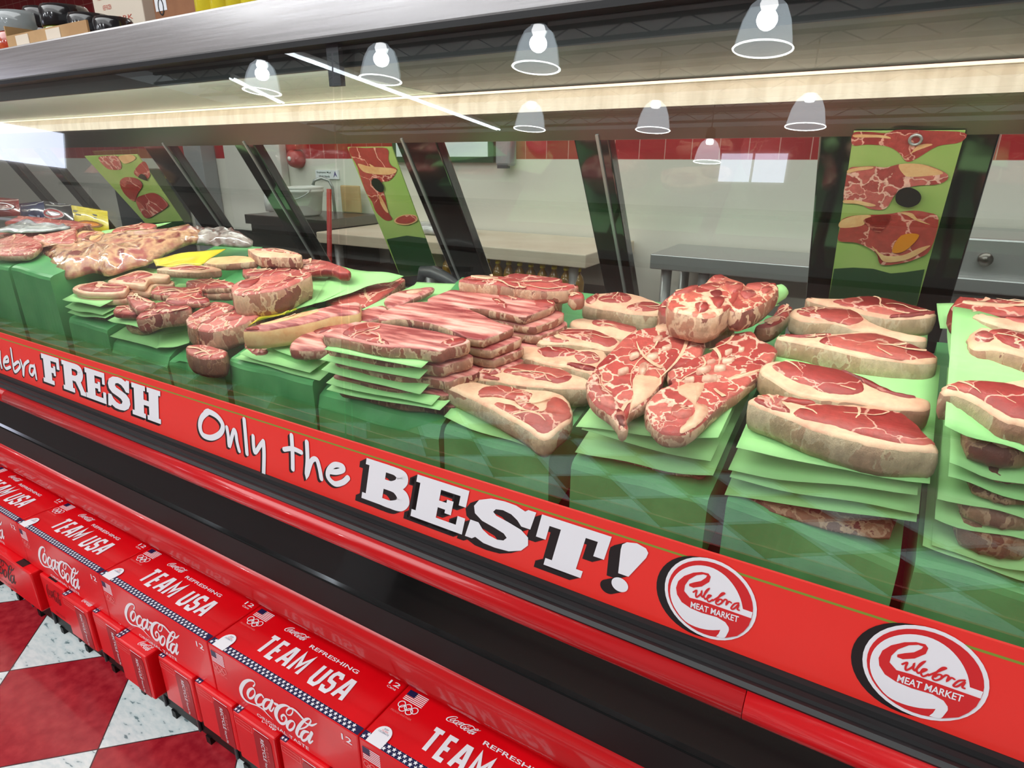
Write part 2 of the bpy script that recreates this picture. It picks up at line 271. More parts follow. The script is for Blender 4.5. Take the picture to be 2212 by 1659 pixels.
# ------------------------------------------------------------------ mesh helpers
class MB:
    """collects faces with material keys and builds ONE mesh object"""
    def __init__(s): s.v = []; s.f = []; s.m = []; s.keys = []
    def mi(s, k):
        if k not in s.keys: s.keys.append(k)
        return s.keys.index(k)
    def add(s, vs, fs, k):
        b = len(s.v); s.v += [Vector(v) for v in vs]; i = s.mi(k)
        for f in fs: s.f.append([b+j for j in f]); s.m.append(i)
    def box(s, lo, hi, k):
        (x0, y0, z0), (x1, y1, z1) = lo, hi
        s.add([(x0,y0,z0),(x1,y0,z0),(x1,y1,z0),(x0,y1,z0),(x0,y0,z1),(x1,y0,z1),(x1,y1,z1),(x0,y1,z1)],
              [(3,2,1,0),(4,5,6,7),(0,1,5,4),(1,2,6,5),(2,3,7,6),(3,0,4,7)], k)
    def poly(s, pts, k): s.add(pts, [list(range(len(pts)))], k)
    def extrude_x(s, prof, x0, x1, k, closed=True, segs=1):
        n = len(prof); vs = []
        for i in range(segs+1):
            x = x0+(x1-x0)*i/segs; vs += [(x, y, z) for y, z in prof]
        fs = []
        for q in range(segs):
            for i in range(n if closed else n-1):
                a = q*n+i; b2 = q*n+(i+1) % n
                fs.append((a, b2, b2+n, a+n))
        if closed: fs += [list(range(n))[::-1], [segs*n+i for i in range(n)]]
        s.add(vs, fs, k)
    def tube(s, pts, r, k, seg=10, caps=True):
        pts = [Vector(p) for p in pts]; n = len(pts); vs = []; fs = []
        R = r if isinstance(r, (list, tuple)) else [r]*n
        t0 = (pts[1]-pts[0]).normalized(); a = t0.orthogonal().normalized()
        for i, p in enumerate(pts):
            t = (pts[min(i+1, n-1)]-pts[max(i-1, 0)]).normalized(); a = (a-t*a.dot(t)).normalized(); b = t.cross(a)
            for j in range(seg):
                an = 2*pi*j/seg; vs.append(p+(a*cos(an)+b*sin(an))*R[i])
        for i in range(n-1):
            for j in range(seg): fs.append((i*seg+j, i*seg+(j+1) % seg, (i+1)*seg+(j+1) % seg, (i+1)*seg+j))
        if caps: fs += [list(range(seg))[::-1], [(n-1)*seg+j for j in range(seg)]]
        s.add(vs, fs, k)
    def lathe(s, c, prof, k, seg=24, sx=1, sy=1, caps=True):
        c = Vector(c); vs = []; fs = []; n = len(prof)
        for r, z in prof:
            for j in range(seg): vs.append(c+Vector((r*cos(2*pi*j/seg)*sx, r*sin(2*pi*j/seg)*sy, z)))
        for i in range(n-1):
            for j in range(seg): fs.append((i*seg+j, i*seg+(j+1) % seg, (i+1)*seg+(j+1) % seg, (i+1)*seg+j))
        if caps and prof[0][0] > 1e-5: fs.append(list(range(seg))[::-1])
        if caps and prof[-1][0] > 1e-5: fs.append([(n-1)*seg+j for j in range(seg)])
        s.add(vs, fs, k)
    def build(s, name, parent=None, smooth=False, bevel=0, origin=None, subsurf=0, solid=0, angle=None):
        me = bpy.data.meshes.new(name)
        if parent is not None: o0 = Vector(parent.location) if parent.parent is None else Vector(parent.parent.location)
        else:
            if origin is None:
                xs = [v.x for v in s.v]; ys = [v.y for v in s.v]; zs = [v.z for v in s.v]
                origin = ((min(xs)+max(xs))/2, (min(ys)+max(ys))/2, min(zs))
            o0 = Vector(origin)
        me.from_pydata([v-o0 for v in s.v], [], s.f)
        for k in s.keys: me.materials.append(MT[k] if isinstance(k, str) else k)
        me.polygons.foreach_set('material_index', s.m)
        if smooth: me.polygons.foreach_set('use_smooth', [True]*len(me.polygons))
        me.update()
        o = bpy.data.objects.new(name, me); COL.objects.link(o)
        if parent is not None: o.parent = parent
        else: o.location = o0
        if bevel:
            b = o.modifiers.new('bevel', 'BEVEL'); b.width = bevel; b.segments = 2; b.limit_method = 'ANGLE'; b.angle_limit = radians(40)
        if subsurf: q = o.modifiers.new('subd', 'SUBSURF'); q.levels = q.render_levels = subsurf
        if solid: q = o.modifiers.new('solid', 'SOLIDIFY'); q.thickness = solid; q.offset = -1
        return o
def tag(o, label=None, cat=None, group=None, kind=None):
    if label: o['label'] = label
    if cat: o['category'] = cat
    if group: o['group'] = group
    if kind: o['kind'] = kind
    return o
def thing(name, loc, label, cat, group=None):
    o = bpy.data.objects.new(name, None); COL.objects.link(o); o.location = loc; o.empty_display_size = .05
    return tag(o, label, cat, group)
def dup(o, dx=(0, 0, 0), label=None, group=None):
    c = o.copy(); COL.objects.link(c); c.location = Vector(o.location)+Vector(dx)
    if label: c['label'] = label
    if group: c['group'] = group
    for ch in list(o.children):
        d = ch.copy(); COL.objects.link(d); d.parent = c
        for g in list(ch.children):
            e = g.copy(); COL.objects.link(e); e.parent = d
    return c

# 2D graphics: polygons / strokes in a plane, given as (u, v), with a layer offset
class Gfx:
    def __init__(s, o, ux, uy, n): s.o = Vector(o); s.ux = Vector(ux); s.uy = Vector(uy); s.n = Vector(n); s.mb = MB(); s.c = 0
    def P(s, u, v, l): return s.o+s.ux*u+s.uy*v+s.n*(l*.0004+.0002)
    def poly(s, pts, k, l=0):
        s.c += 1; s.mb.poly([s.P(u, v, l+(s.c % 14)*.022) for u, v in pts], k)
    def mesh(s, vs, fs, k, l=0):
        s.c += 1; s.mb.add([s.P(u, v, l+(s.c % 14)*.022) for u, v in vs], fs, k)
    def disc(s, u, v, r, k, l=0, n=40, ry=None): s.poly([(u+r*cos(2*pi*i/n), v+(ry or r)*sin(2*pi*i/n)) for i in range(n)], k, l)
    def rect(s, u0, v0, u1, v1, k, l=0): s.poly([(u0, v0), (u1, v0), (u1, v1), (u0, v1)], k, l)
    def stroke(s, pts, wd, k, l=0, closed=False, curve=True, cap=True):
        if curve:
            wd = wd if isinstance(wd, (list, tuple)) else [wd]*len(pts)
            pts, wd = cr(pts, wd, closed, 6)
        else: wd = wd if isinstance(wd, (list, tuple)) else [wd]*len(pts)
        n = len(pts); L = []; R = []
        for i in range(n):
            a = pts[i-1] if (i > 0 or closed) else pts[i]; b = pts[(i+1) % n] if (i < n-1 or closed) else pts[i]; p = pts[i]
            d1 = (p[0]-a[0], p[1]-a[1]); d2 = (b[0]-p[0], b[1]-p[1])
            def nm(d):
                q = math.hypot(*d); return (d[0]/q, d[1]/q) if q > 1e-12 else None
            d1, d2 = nm(d1), nm(d2); d1 = d1 or d2; d2 = d2 or d1
            if d1 is None: d1 = d2 = (1, 0)
            t = nm((d1[0]+d2[0], d1[1]+d2[1])) or d1
            cs = max(.45, t[0]*d1[0]+t[1]*d1[1]); h = wd[i]/2/cs; nx, ny = -t[1]*h, t[0]*h
            L.append((p[0]+nx, p[1]+ny)); R.append((p[0]-nx, p[1]-ny))
        m = n if closed else n-1
        s.c += 1; lb = l+(s.c % 14)*.022
        s.mb.add([s.P(u, v, lb+i*.008) for i, (u, v) in enumerate(L)]+[s.P(u, v, lb+i*.008) for i, (u, v) in enumerate(R)], [(i, n+i, n+(i+1) % n, (i+1) % n) for i in range(m)], k)
        if cap and not closed:
            s.disc(*pts[0], wd[0]/2, k, l, 12); s.disc(*pts[-1], wd[-1]/2, k, l, 12)
    def text(s, body, u0, v0, u1, v1, k, l=0, shear=0, bold=0.0, rot=0):
        vs, fs = text_mesh(body, bold, shear)
        x0 = min(v[0] for v in vs); x1 = max(v[0] for v in vs); y0 = min(v[1] for v in vs); y1 = max(v[1] for v in vs)
        if rot == 0: q = [(u0+(v[0]-x0)/(x1-x0)*(u1-u0), v0+(v[1]-y0)/(y1-y0)*(v1-v0)) for v in vs]
        else: q = [(u0+(y1-v[1])/(y1-y0)*(u1-u0), v0+(v[0]-x0)/(x1-x0)*(v1-v0)) for v in vs] if rot == 1 else [(u0+(v[1]-y0)/(y1-y0)*(u1-u0), v1-(v[0]-x0)/(x1-x0)*(v1-v0)) for v in vs]
        s.mesh(q, fs, k, l)
_tc = {}
def text_mesh(body, bold, shear):
    key = (body, bold, shear)
    if key not in _tc:
        cu = bpy.data.curves.new('t', 'FONT'); cu.body = body; cu.size = 1; cu.offset = bold; cu.shear = shear; cu.resolution_u = 3
        ob = bpy.data.objects.new('t', cu); COL.objects.link(ob)
        dg = bpy.context.evaluated_depsgraph_get(); me = bpy.data.meshes.new_from_object(ob.evaluated_get(dg))
        _tc[key] = ([(v.co.x, v.co.y) for v in me.vertices], [list(p.vertices) for p in me.polygons])
        bpy.data.objects.remove(ob); bpy.data.curves.remove(cu); bpy.data.meshes.remove(me)
    return _tc[key]
def cr(pts, wd, closed, k):
    n = len(pts); op = []; ow = []
    rng = range(n if closed else n-1)
    g = (lambda i: pts[i % n]) if closed else (lambda i: pts[max(0, min(n-1, i))])
    for i in rng:
        p0, p1, p2, p3 = g(i-1), g(i), g(i+1), g(i+2); w1, w2 = wd[i], wd[(i+1) % n]
        for j in range(k):
            t = j/k; t2 = t*t; t3 = t2*t
            op.append(tuple(.5*((2*p1[a])+(-p0[a]+p2[a])*t+(2*p0[a]-5*p1[a]+4*p2[a]-p3[a])*t2+(-p0[a]+3*p1[a]-3*p2[a]+p3[a])*t3) for a in range(len(p1)))); ow.append(w1+(w2-w1)*t)
    if not closed: op.append(tuple(pts[-1])); ow.append(wd[-1])
    return op, ow
def smooth_loop(pts, k=4):
    p, _ = cr([tuple(q) for q in pts], [0]*len(pts), True, k); return p

# ------------------------------------------------------------------ room
def struct(name, lo, hi, k):
    b = MB(); b.box(lo, hi, k); return tag(b.build(name), kind='structure')
struct('floor', (-18, -16, -.05), (8, 2.7, 0), 'floor')
struct('wall_back', (-12, 2.6, 0), (5, 2.7, 2.40), 'backwall')
struct('wall_front', (-18, -16.1, 0), (8, -16, 4.6), 'wall')
struct('wall_left', (-18.1, -16, 0), (-18, 2.7, 4.6), 'wall')
struct('trim_1', (-12, .9, 2.40), (5, 2.7, 2.46), 'wall')
b = MB()
b.box((-18, -16, 4.9), (8, .9, 5.0), 'ceil')
for i in range(13):
    y = -15.5+i*1.3
    b.box((-18, y, 4.60), (8, y+.06, 4.66), 'joist'); b.box((-18, y, 4.84), (8, y+.06, 4.9), 'joist')
    for j in range(26):
        x = -18+j; b.tube([(x, y+.03, 4.63), (x+.5, y+.03, 4.87), (x+1, y+.03, 4.63)], .012, 'joist', 4, False)
tag(b.build('ceiling'), kind='structure')
# storefront windows and daylight, seen only as reflections in the case glass
for n_, (lo, hi) in enumerate((((-4.46, -15.99, 3.24), (-3.69, -15.96, 3.93)), ((-3.62, -15.99, 3.24), (-2.85, -15.96, 3.93)), ((-17.99, -6.65, 2.12), (-17.96, -4.6, 2.93)))):
    b = MB(); b.box(lo, hi, 'dayl'); tag(b.build('window_%d' % (n_+1)), kind='structure')

# pendant lamps (bell acrylic shades) and fluorescent strips above the shop floor
def pendant(x, y, label):
    t = thing('pendant_lamp', (x, y, 3.3), label, 'lamp', 'bell pendant lamps over the shop floor')
    b = MB(); b.lathe((x, y, 3.34), [(.29, 0), (.30, .01), (.285, .03), (.27, .12), (.24, .26), (.18, .40), (.10, .47), (.10, .48)], SHADE, 28, caps=False); sh_ = b.build('lamp_shade', t, True)
    b = MB(); b.lathe((x, y, 3.34), [(.298, -.007), (.305, 0), (.298, .007), (.291, 0), (.298, -.007)], 'lampcore', 28, caps=False); b.build('shade_rim', sh_, True)
    b = MB(); b.lathe((x, y, 3.70), [(.0, 0), (.07, .01), (.09, .06), (.07, .12), (0, .13)], 'lampcore', 16); b.build('bulb', t, True)
    b = MB(); b.lathe((x, y, 3.82), [(.10, 0), (.11, .05), (.09, .22), (.02, .26), (.012, .28), (.012, .78)], 'blackm', 16); b.build('lamp_housing', t, True)
    return t
for i_, (x_, y_) in enumerate(((-9.725, -6.02), (-6.931, -5.9), (-4.335, -5.92), (-1.62, -5.9))):
    l_ = bpy.data.lights.new('pendant_bulb_light', 'POINT'); l_.energy = 90; l_.shadow_soft_size = .10; l_.color = (.95, .98, 1); o_ = bpy.data.objects.new('pendant_bulb_light', l_); COL.objects.link(o_); o_.location = (x_, y_, 3.62)
pl = [(-9.725, -6.02, 'leftmost large bell lamp reflected at the top of the glass'), (-6.931, -5.9, 'second large bell lamp reflected beside the fluorescent strip'),
      (-4.335, -5.92, 'third large bell lamp reflected high in the middle of the glass'), (-1.62, -5.9, 'largest bell lamp reflected at the top right of the glass'),
      (-6.474, -9.49, 'small bell lamp half hidden in the cream light valence'), (-4.155, -9.84, 'small bell lamp reflected on the brown lower valence strip'),
      (-1.662, -9.83, 'small bell lamp reflected lower right beside the meat poster'), (-4.105, -13.39, 'smallest bell lamp reflected on the red tile band')]
for i, (x, y, lb) in enumerate(pl):
    if i == 0: base = pendant(x, y, lb)
    else: dup(base, (x-pl[0][0], y-pl[0][1], 0), lb)
def strip_light(p0, p1, label):
    p0, p1 = Vector(p0), Vector(p1); t = thing('fluorescent_strip', p0, label, 'strip light'); d = (p1-p0).normalized(); s_ = d.cross(Vector((0, 0, 1)))
    b = MB()
    for k in (-.05, .05): b.tube([p0+s_*k, p1+s_*k], .022, 'tube', 8)
    b.build('tube', t, True); b = MB(); q = Vector((0, 0, .05))
    b.tube([p0+q, p1+q], .07, 'bucket', 4); b.build('housing', t)
strip_light((-10.391, -6.996, 4.3), (-10.291, -14.21, 4.3), 'long fluorescent strip reflected diagonally across the glass')
strip_light((-13.551, -8.172, 4.3), (-14.5, -10.27, 4.3), 'short fluorescent strip reflected at the upper left of the glass')

# ------------------------------------------------------------------ display case
X0, X1 = -6.5, 1.1
case = thing('meat_display_case', ((X0+X1)/2, .9, 0), 'long glass fronted black and red meat counter under a steel canopy', 'display case')
def part(mb, name, label=None, **kw):
    o = mb.build(name, case, **kw)
    if label: o['label'] = label
    return o
TG = math.tan(radians(4.5))
def gy(z): return .6775+(z-.79)*TG
b = MB(); b.extrude_x([(.66, .0), (.66, .46), (.628, .46), (.622, .468), (.622, .522), (.626, .528), (.655, .60), (.66, .655), (1.30, .655), (1.30, 0)], X0, X1, 'black'); part(b, 'base_panel', bevel=.003)
b = MB(); b.box((X0, .6195, .462), (X1, .6218, .520), 'blackm'); part(b, 'kick_plate')
b = MB(); b.extrude_x([(.652, .372), (.630, .374), (.617, .384), (.611, .402), (.610, .438), (.615, .456), (.626, .465), (.652, .466)], X0, X1, 'red'); part(b, 'lower_bumper', 'glossy red lower bumper rail', smooth=True)
def half(c, ry, rz, n=12): return [(c[0]-ry*sin(pi*i/n), c[1]-rz*cos(pi*i/n)) for i in range(n+1)]
b = MB(); ub = [(.655, .606)]+half((.634, .627), .020, .021)+[(.655, .648)]
xs = [X0, -1.99, -.064, X1]
for i in range(3): b.extrude_x(ub, xs[i]+.0006, xs[i+1]-.0006, 'red')
part(b, 'upper_bumper', 'glossy red upper bumper rail', smooth=True)
b = MB(); b.extrude_x([(.662, .645), (.630, .645), (.629, .650), (.633, .655), (.639, .655), (.641, .659), (.647, .661), (.651, .660), (.653, .6655), (.659, .668), (.662, .668)], X0, X1, 'rubber'); part(b, 'sill', 'black rubber sill')
zt = 1.397
for i, (xa, xb) in enumerate(((X0, -.752), (-.749, X1))):
    for off, nm in ((0, 'front_glass'), (.016, 'front_glass')):
        b = MB(); b.add([(xa, gy(.66)+off, .66), (xb, gy(.66)+off, .66), (xb, gy(zt)+off, zt), (xa, gy(zt)+off, zt)], [(0, 1, 2, 3)], GL); part(b, nm, 'clear front glass pane')
b = MB(); b.box((-.762, gy(1.34)+.003, 1.335), (-.738, gy(1.34)+.012, 1.397), 'dgrey'); part(b, 'glass_clip')
b = MB(); b.box((X0, .722, 1.397), (X1, 1.25, 1.461), 'steel'); part(b, 'canopy', 'brushed stainless steel canopy', bevel=.004)
b = MB(); b.box((X0, .712, 1.389), (X1, .742, 1.3965), 'rubber'); part(b, 'gasket')
b = MB(); b.box((X0, .748, 1.3615), (X1, .756, 1.3965), 'dgrey'); part(b, 'canopy_lip')
for xa, xb, k in ((X0, -.93, 'under_l'), (-.926, X1, 'under_r')):  # paler left half: the left pane's reflection is painted into the underside colour
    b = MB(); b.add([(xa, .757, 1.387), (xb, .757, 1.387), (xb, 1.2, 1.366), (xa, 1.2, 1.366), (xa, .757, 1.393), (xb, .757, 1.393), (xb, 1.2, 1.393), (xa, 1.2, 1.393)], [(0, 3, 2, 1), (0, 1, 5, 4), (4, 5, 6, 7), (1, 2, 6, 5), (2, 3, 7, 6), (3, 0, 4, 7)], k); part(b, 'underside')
b = MB(); b.extrude_x([(1.20, 1.364), (1.192, 1.345), (1.192, 1.322), (1.215, 1.322), (1.215, 1.364)], X0, X1, 'valence'); part(b, 'light_valence', 'cream lit light valence')
b = MB(); b.extrude_x([(1.186, 1.3215), (1.213, 1.268), (1.222, 1.268), (1.222, 1.3215)], X0, X1, 'steel_dk'); part(b, 'lower_valence', 'dark steel strip under the valence')
b = MB(); b.box((X0, 1.180, 1.3595), (X1, 1.191, 1.3635), 'led'); part(b, 'light_strip', 'glowing warm light strip')
b = MB(); b.box((X0, .772, 1.372), (X1, .798, 1.380), 'led'); part(b, 'light_strip')
# deck (dark sloping pan the trays stand on) and rear lower wall
b = MB(); b.add([(X0, .69, deckz(.69)-.12), (X1, .69, deckz(.69)-.12), (X1, 1.42, deckz(1.42)-.12), (X0, 1.42, deckz(1.42)-.12), (X0, .69, .656), (X1, .69, .656), (X1, 1.42, .656), (X0, 1.42, .656)], [(0, 1, 2, 3), (4, 7, 6, 5), (0, 4, 5, 1), (1, 5, 6, 2), (2, 6, 7, 3), (3, 7, 4, 0)], 'blackm'); part(b, 'deck')
# sloping rear doors: a plane leaning 30 degrees, top towards the customer
RO = Vector((0, 1.214, 1.268)); RD = Vector((0, .5, -.8660)); RN = Vector((0, .866, .5))
def R_(p, off=0): return onplane(p, RO+RN*off, RN)
def prism(mb, pts, n, t, k, kside=None):
    m = len(pts); n = Vector(n)
    mb.add(list(pts)+[p+n*t for p in pts], [list(range(m)), [m+i for i in range(m)][::-1]]+[(i, m+i, m+(i+1) % m, (i+1) % m) for i in range(m)], k)
def post(top, bot, w0, k, off, t, name):
    # a straight frame post on the rear plane: X from its pixel at mid height, constant width
    a = R_(top, off); c = R_(bot, off); x = (a.x+c.x)/2
    b = MB(); L0, L1 = -.012, .46
    q = [RO+RN*off+RD*l+Vector((xx, 0, 0)) for l, xx in ((L0, x-w0/2), (L0, x+w0/2), (L1, x+w0/2), (L1, x-w0/2))]
    prism(b, q, RN, t, k); return b
posts = [((355, 332), (460, 502), .135, 'rear_post'), ((542, 327), (662, 550), .085, 'rear_post'), ((912, 316), (998, 585), .12, 'rear_post'), ((1287, 308), (1320, 580), .075, 'rear_post'), ((2118, 285), (2003, 655), .06, 'rear_post'), ((110, 370), (190, 440), .06, 'rear_post'), ((30, 370), (110, 440), .06, 'rear_post'), ((1812, 290), (1775, 610), .055, 'rear_post')]
for tp, bt, wd, nm in posts: part(post(tp, bt, wd, 'black', .0, .03, nm), nm, bevel=.003)
for tp, bt in (((372, 332), (478, 502)), ((541, 327), (668, 552)), ((884, 316), (972, 582)), ((1303, 310), (1330, 580))):
    part(post(tp, bt, .006, 'steel2', -.004, .004, 'door_edge'), 'door_edge')
xe = sorted([X0, X1]+[(R_(t, 0).x+R_(c, 0).x)/2 for t, c, _, _ in posts])
for a_, c_ in zip(xe[:-1], xe[1:]):
    b = MB(); q = [RO+RN*.012+RD*l+Vector((x, 0, 0)) for l, x in ((0, a_), (0, c_), (.46, c_), (.46, a_))]; b.add(q, [(0, 1, 2, 3)], GLR); part(b, 'rear_door_glass')

# ------------------------------------------------------------------ red banner strip with lettering
TS = radians(2.5); SO = Vector((0, .660, .6675)); SU = Vector((1, 0, 0)); SV = Vector((0, sin(TS), cos(TS))); SN = Vector((0, -cos(TS), sin(TS)))
ban = thing('banner_strip', (-2.6, .665, .667), 'red printed banner strip with white lettering along the foot of the glass', 'banner')
b = MB(); SHT = .1245
pr = [SO-SN*.004, SO, SO+SV*SHT, SO+SV*SHT-SN*.004]; b.extrude_x([(p.y, p.z) for p in pr], X0, X1, 'sign_red'); b.build('strip', ban)
def sp(p):                      # pixel -> banner coordinates (u = world x, v = height on the strip)
    q = onplane(p, SO, SN)-SO; return (q.dot(SU), q.dot(SV))
G = Gfx(SO, SU, SV, SN); G.rect(X0, SHT-.0165, X1, SHT-.0135, 'sgreen'); G.mb.build('green_line', ban)
SH = .22
slab = dict(
 F=[[(.10,0),(.62,0),(.62,.15),(.52,.15),(.52,.85),(.10,.85)], [(0,0),(.64,0),(.64,.15),(0,.15)], [(0,.83),(1,.83),(1,1),(0,1)], [(.84,.60),(1,.60),(1,1),(.84,1)], [(.4,.42),(.72,.42),(.72,.60),(.4,.60)], [(.64,.34),(.76,.34),(.76,.68),(.64,.68)]],
 H=[[(.08,0),(.42,0),(.42,1),(.08,1)], [(.60,0),(.93,0),(.93,1),(.60,1)], [(0,0),(.48,0),(.48,.15),(0,.15)], [(.54,0),(1,0),(1,.15),(.54,.15)], [(0,.85),(.48,.85),(.48,1),(0,1)], [(.54,.85),(1,.85),(1,1),(.54,1)], [(.3,.42),(.7,.42),(.7,.58),(.3,.58)]],
 E=[[(.08,0),(.48,0),(.48,1),(.08,1)], [(0,0),(1,0),(1,.17),(0,.17)], [(0,.83),(.97,.83),(.97,1),(0,1)], [(.84,.62),(.97,.62),(.97,1),(.84,1)], [(.86,0),(1,0),(1,.38),(.86,.38)], [(.4,.42),(.70,.42),(.70,.58),(.4,.58)], [(.62,.34),(.74,.34),(.74,.66),(.62,.66)]],
 T=[[(.32,0),(.68,0),(.68,1),(.32,1)], [(.22,0),(.78,0),(.78,.15),(.22,.15)], [(0,.82),(1,.82),(1,1),(0,1)], [(0,.52),(.15,.52),(.15,1),(0,1)], [(.85,.52),(1,.52),(1,1),(.85,1)]],
 R=[[(.08,0),(.46,0),(.46,1),(.08,1)], [(0,0),(.54,0),(.54,.15),(0,.15)], [(0,.85),(.5,.85),(.5,1),(0,1)], [(.42,.46),(.56,.46),(.78,.12),(.80,0),(1.04,0),(1.04,.14),(.98,.16),(.84,.44),(.6,.58)]],
 B=[[(.08,0),(.44,0),(.44,1),(.08,1)], [(0,0),(.5,0),(.5,.15),(0,.15)], [(0,.85),(.5,.85),(.5,1),(0,1)]])
slab['S'] = [[(.99,1.0),(.87,1.0),(.83,.95),(.68,1.01),(.5,1.02),(.28,.99),(.10,.88),(.04,.72),(.08,.57),(.22,.46),(.45,.40),(.60,.35),(.66,.28),(.62,.20),(.52,.17),(.38,.20),(.26,.28),(.17,.40),(.03,.40),(.0,.0),(.12,.0),(.17,.06),(.32,-.01),(.52,-.02),(.74,.01),(.92,.12),(1.0,.28),(.97,.44),(.84,.55),(.62,.62),(.42,.67),(.36,.73),(.39,.80),(.50,.83),(.64,.80),(.75,.72),(.83,.62),(.97,.62)]]
bowl = dict(R=[([(.42,.90),(.68,.90),(.82,.82),(.84,.70),(.78,.56),(.62,.50),(.42,.50)], [.19,.2,.3,.34,.3,.2,.17])],
            B=[([(.40,.90),(.62,.90),(.76,.84),(.78,.74),(.72,.62),(.58,.56),(.40,.56)], [.18,.19,.28,.32,.28,.18,.16]), ([(.40,.49),(.66,.49),(.82,.40),(.86,.27),(.80,.15),(.62,.09),(.40,.09)], [.16,.18,.3,.36,.3,.19,.18])])
bowl['!'] = []
def letter(g, ch, u0, u1, v0, v1, k, l, du=0, dv=0):
    wd, ht = u1-u0, v1-v0
    f = lambda x, y: (u0+x*wd+SH*y*ht+du, v0+y*ht+dv)
    for pl_ in slab.get(ch, []): g.poly([f(*q) for q in pl_], k, l)
    for pts, wds in bowl.get(ch, []):
        pp, ww = cr([(x*wd/ht, y) for x, y in pts], wds, False, 6) if len(pts) > 2 else ([(x*wd/ht, y) for x, y in pts], wds)
        # outline in a space scaled by height so the pen keeps its shape
        class T: pass
        t = Gfx((0, 0, 0), (1, 0, 0), (0, 1, 0), (0, 0, 1)); t.stroke(pp, ww, k, 0, curve=False, cap=False)
        vs = [(v.x*ht/wd, v.y) for v in t.mb.v]; g.mesh([f(*q) for q in vs], t.mb.f, k, l)
    if ch == '!':
        g.poly([f(x, y) for x, y in ((.22,.36),(.62,.36),(.98,.82),(.99,.92),(.86,.99),(.5,1.03),(.14,.99),(.01,.92),(.02,.82))], k, l)
        g.disc(*f(.42, .15), ht*.15, k, l, 24, ht*.135)
words = [('F', -1.826, -1.735), ('R', -1.722, -1.618), ('E', -1.612, -1.521), ('S', -1.514, -1.419), ('H', -1.411, -1.300),
         ('B', -.708, -.606), ('E', -.600, -.498), ('S', -.492, -.386), ('T', -.378, -.274), ('!', -.258, -.222)]
va, vb = .026, .1045
cO, cL = crop(400, 860, 3.175), crop(0, 720, 3.175)
hand = [(cO, (165,90,120,130,105,190,125,250,185,270,245,240,262,185,225,125,165,92,140,105), .0125), (cO, (290,200,300,260,308,325,335,225,350,235,360,300,375,360), .0095), (cO, (408,145,418,260,428,380), .010),
        (cO, (470,260,474,330,485,370,520,320,540,295), .0095), (cO, (540,295,545,380,542,520), .010), (cO, (733,255,740,370,742,485), .010), (cO, (682,350,740,345,800,370), .0095),
        (cO, (838,300,843,420,838,525,870,430,905,420,925,480,938,550), .010), (cO, (990,500,1040,505,1085,490,1080,465,1030,455,990,490,985,540,1030,585,1085,575,1120,545), .0105),
        (cL, (2,120,5,180,15,235), .009), (cL, (35,195,60,190,55,160,35,175,30,210,45,240,75,230), .0085), (cL, (78,105,90,190,105,262,140,230,130,195,100,215), .0085), (cL, (145,185,160,240,165,285,170,220,190,195,200,190), .0085),
        (cL, (235,225,212,225,208,265,225,285,240,255,240,225,248,270,254,310), .0085)]
def pair(name, lb):
    global gb, gw
    o = gb.mb.build('letter_shadow', ban); o['label'] = 'black offset backing of the word '+name
    o = gw.mb.build('lettering', ban); o['label'] = 'white word '+name
for nm_, ws_, hs_ in (('FRESH', words[:5], []), ('BEST with an exclamation mark', words[5:], []), ('Only', [], hand[:4]+hand[4:5]), ('the', [], hand[5:9]), ('lebra', [], hand[9:])):
    gb = Gfx(SO, SU, SV, SN); gw = Gfx(SO, SU, SV, SN)
    for ch, a_, c_ in ws_:
        dd = .0105 if a_ < -1 else .016
        for s_ in range(1, 9): letter(gb, ch, a_, c_, va, vb, 'ink', 1, -dd*s_/8, -dd*.62*s_/8)
        letter(gw, ch, a_, c_, va, vb, 'white', 2.5)
    for f_, c_, wd in hs_:
        pts = [sp(p) for p in f_(*c_)]
        for k_ in (1, 2, 3): gb.stroke([(u-.0022*k_, v-.0016*k_) for u, v in pts], wd, 'ink', 1)
        gw.stroke(pts, wd, 'white', 2.5)
    pair(nm_, '')
# round shop logos
c6 = crop(1300, 1150, 5.53)
outer = [sp(p) for p in c6(1690,905, 1660,780, 1590,640, 1480,510, 1340,420, 1190,385, 1050,400, 930,460, 850,560, 822,680, 840,810, 900,930, 1000,1050, 1130,1120, 1280,1155, 1420,1155)]
outer = cr(outer, [0]*len(outer), False, 3)[0]
tail = [sp(p) for p in c6(1400,1200, 1370,1232, 1440,1252, 1480,1245, 1525,1160, 1515,1090, 1470,1045, 1790,1015, 1805,945)]
band_t = [sp(p) for p in c6(1055,768, 1180,800, 1300,842, 1790,1015, 1760,1100, 1700,1170, 1620,1225, 1470,1250, 1515,1200, 1527,1130, 1480,1060, 1380,1000, 1200,950, 1060,890, 960,820, 905,730, 893,650, 920,570, 990,510, 1100,470, 1200,462, 1280,480, 1307,520, 1290,580, 1200,635, 1100,650, 1050,630, 1050,603, 1110,585, 1190,570, 1250,530, 1264,505, 1220,490, 1140,500, 1050,550, 1000,620, 990,690)]
ule = [((1100,700,1140,680,1130,730,1140,760,1190,720,1200,690,1195,740,1210,760), 1), ((1210,760,1270,680,1285,660,1250,690,1225,750,1240,785), 1), ((1240,785,1290,760,1310,740,1280,740,1265,780,1285,815,1330,790), 1),
       ((1330,802,1420,748,1472,716,1442,714,1396,766,1368,826,1396,848,1438,826,1442,792,1412,786,1386,812), 1), ((1438,826,1478,788,1502,802,1492,846,1525,812,1552,826), 1), ((1640,830,1590,840,1550,890,1580,900,1640,850,1625,900,1645,915), 1)]
cc = sp((1534.6, 1294)); rc = .0555
cc = tuple(sum(q)/4 for q in zip(sp(c6(745,650)[0]), sp(c6(1150,303)[0]), sp(c6(1850,930)[0]), sp(c6(1430,1285)[0])))
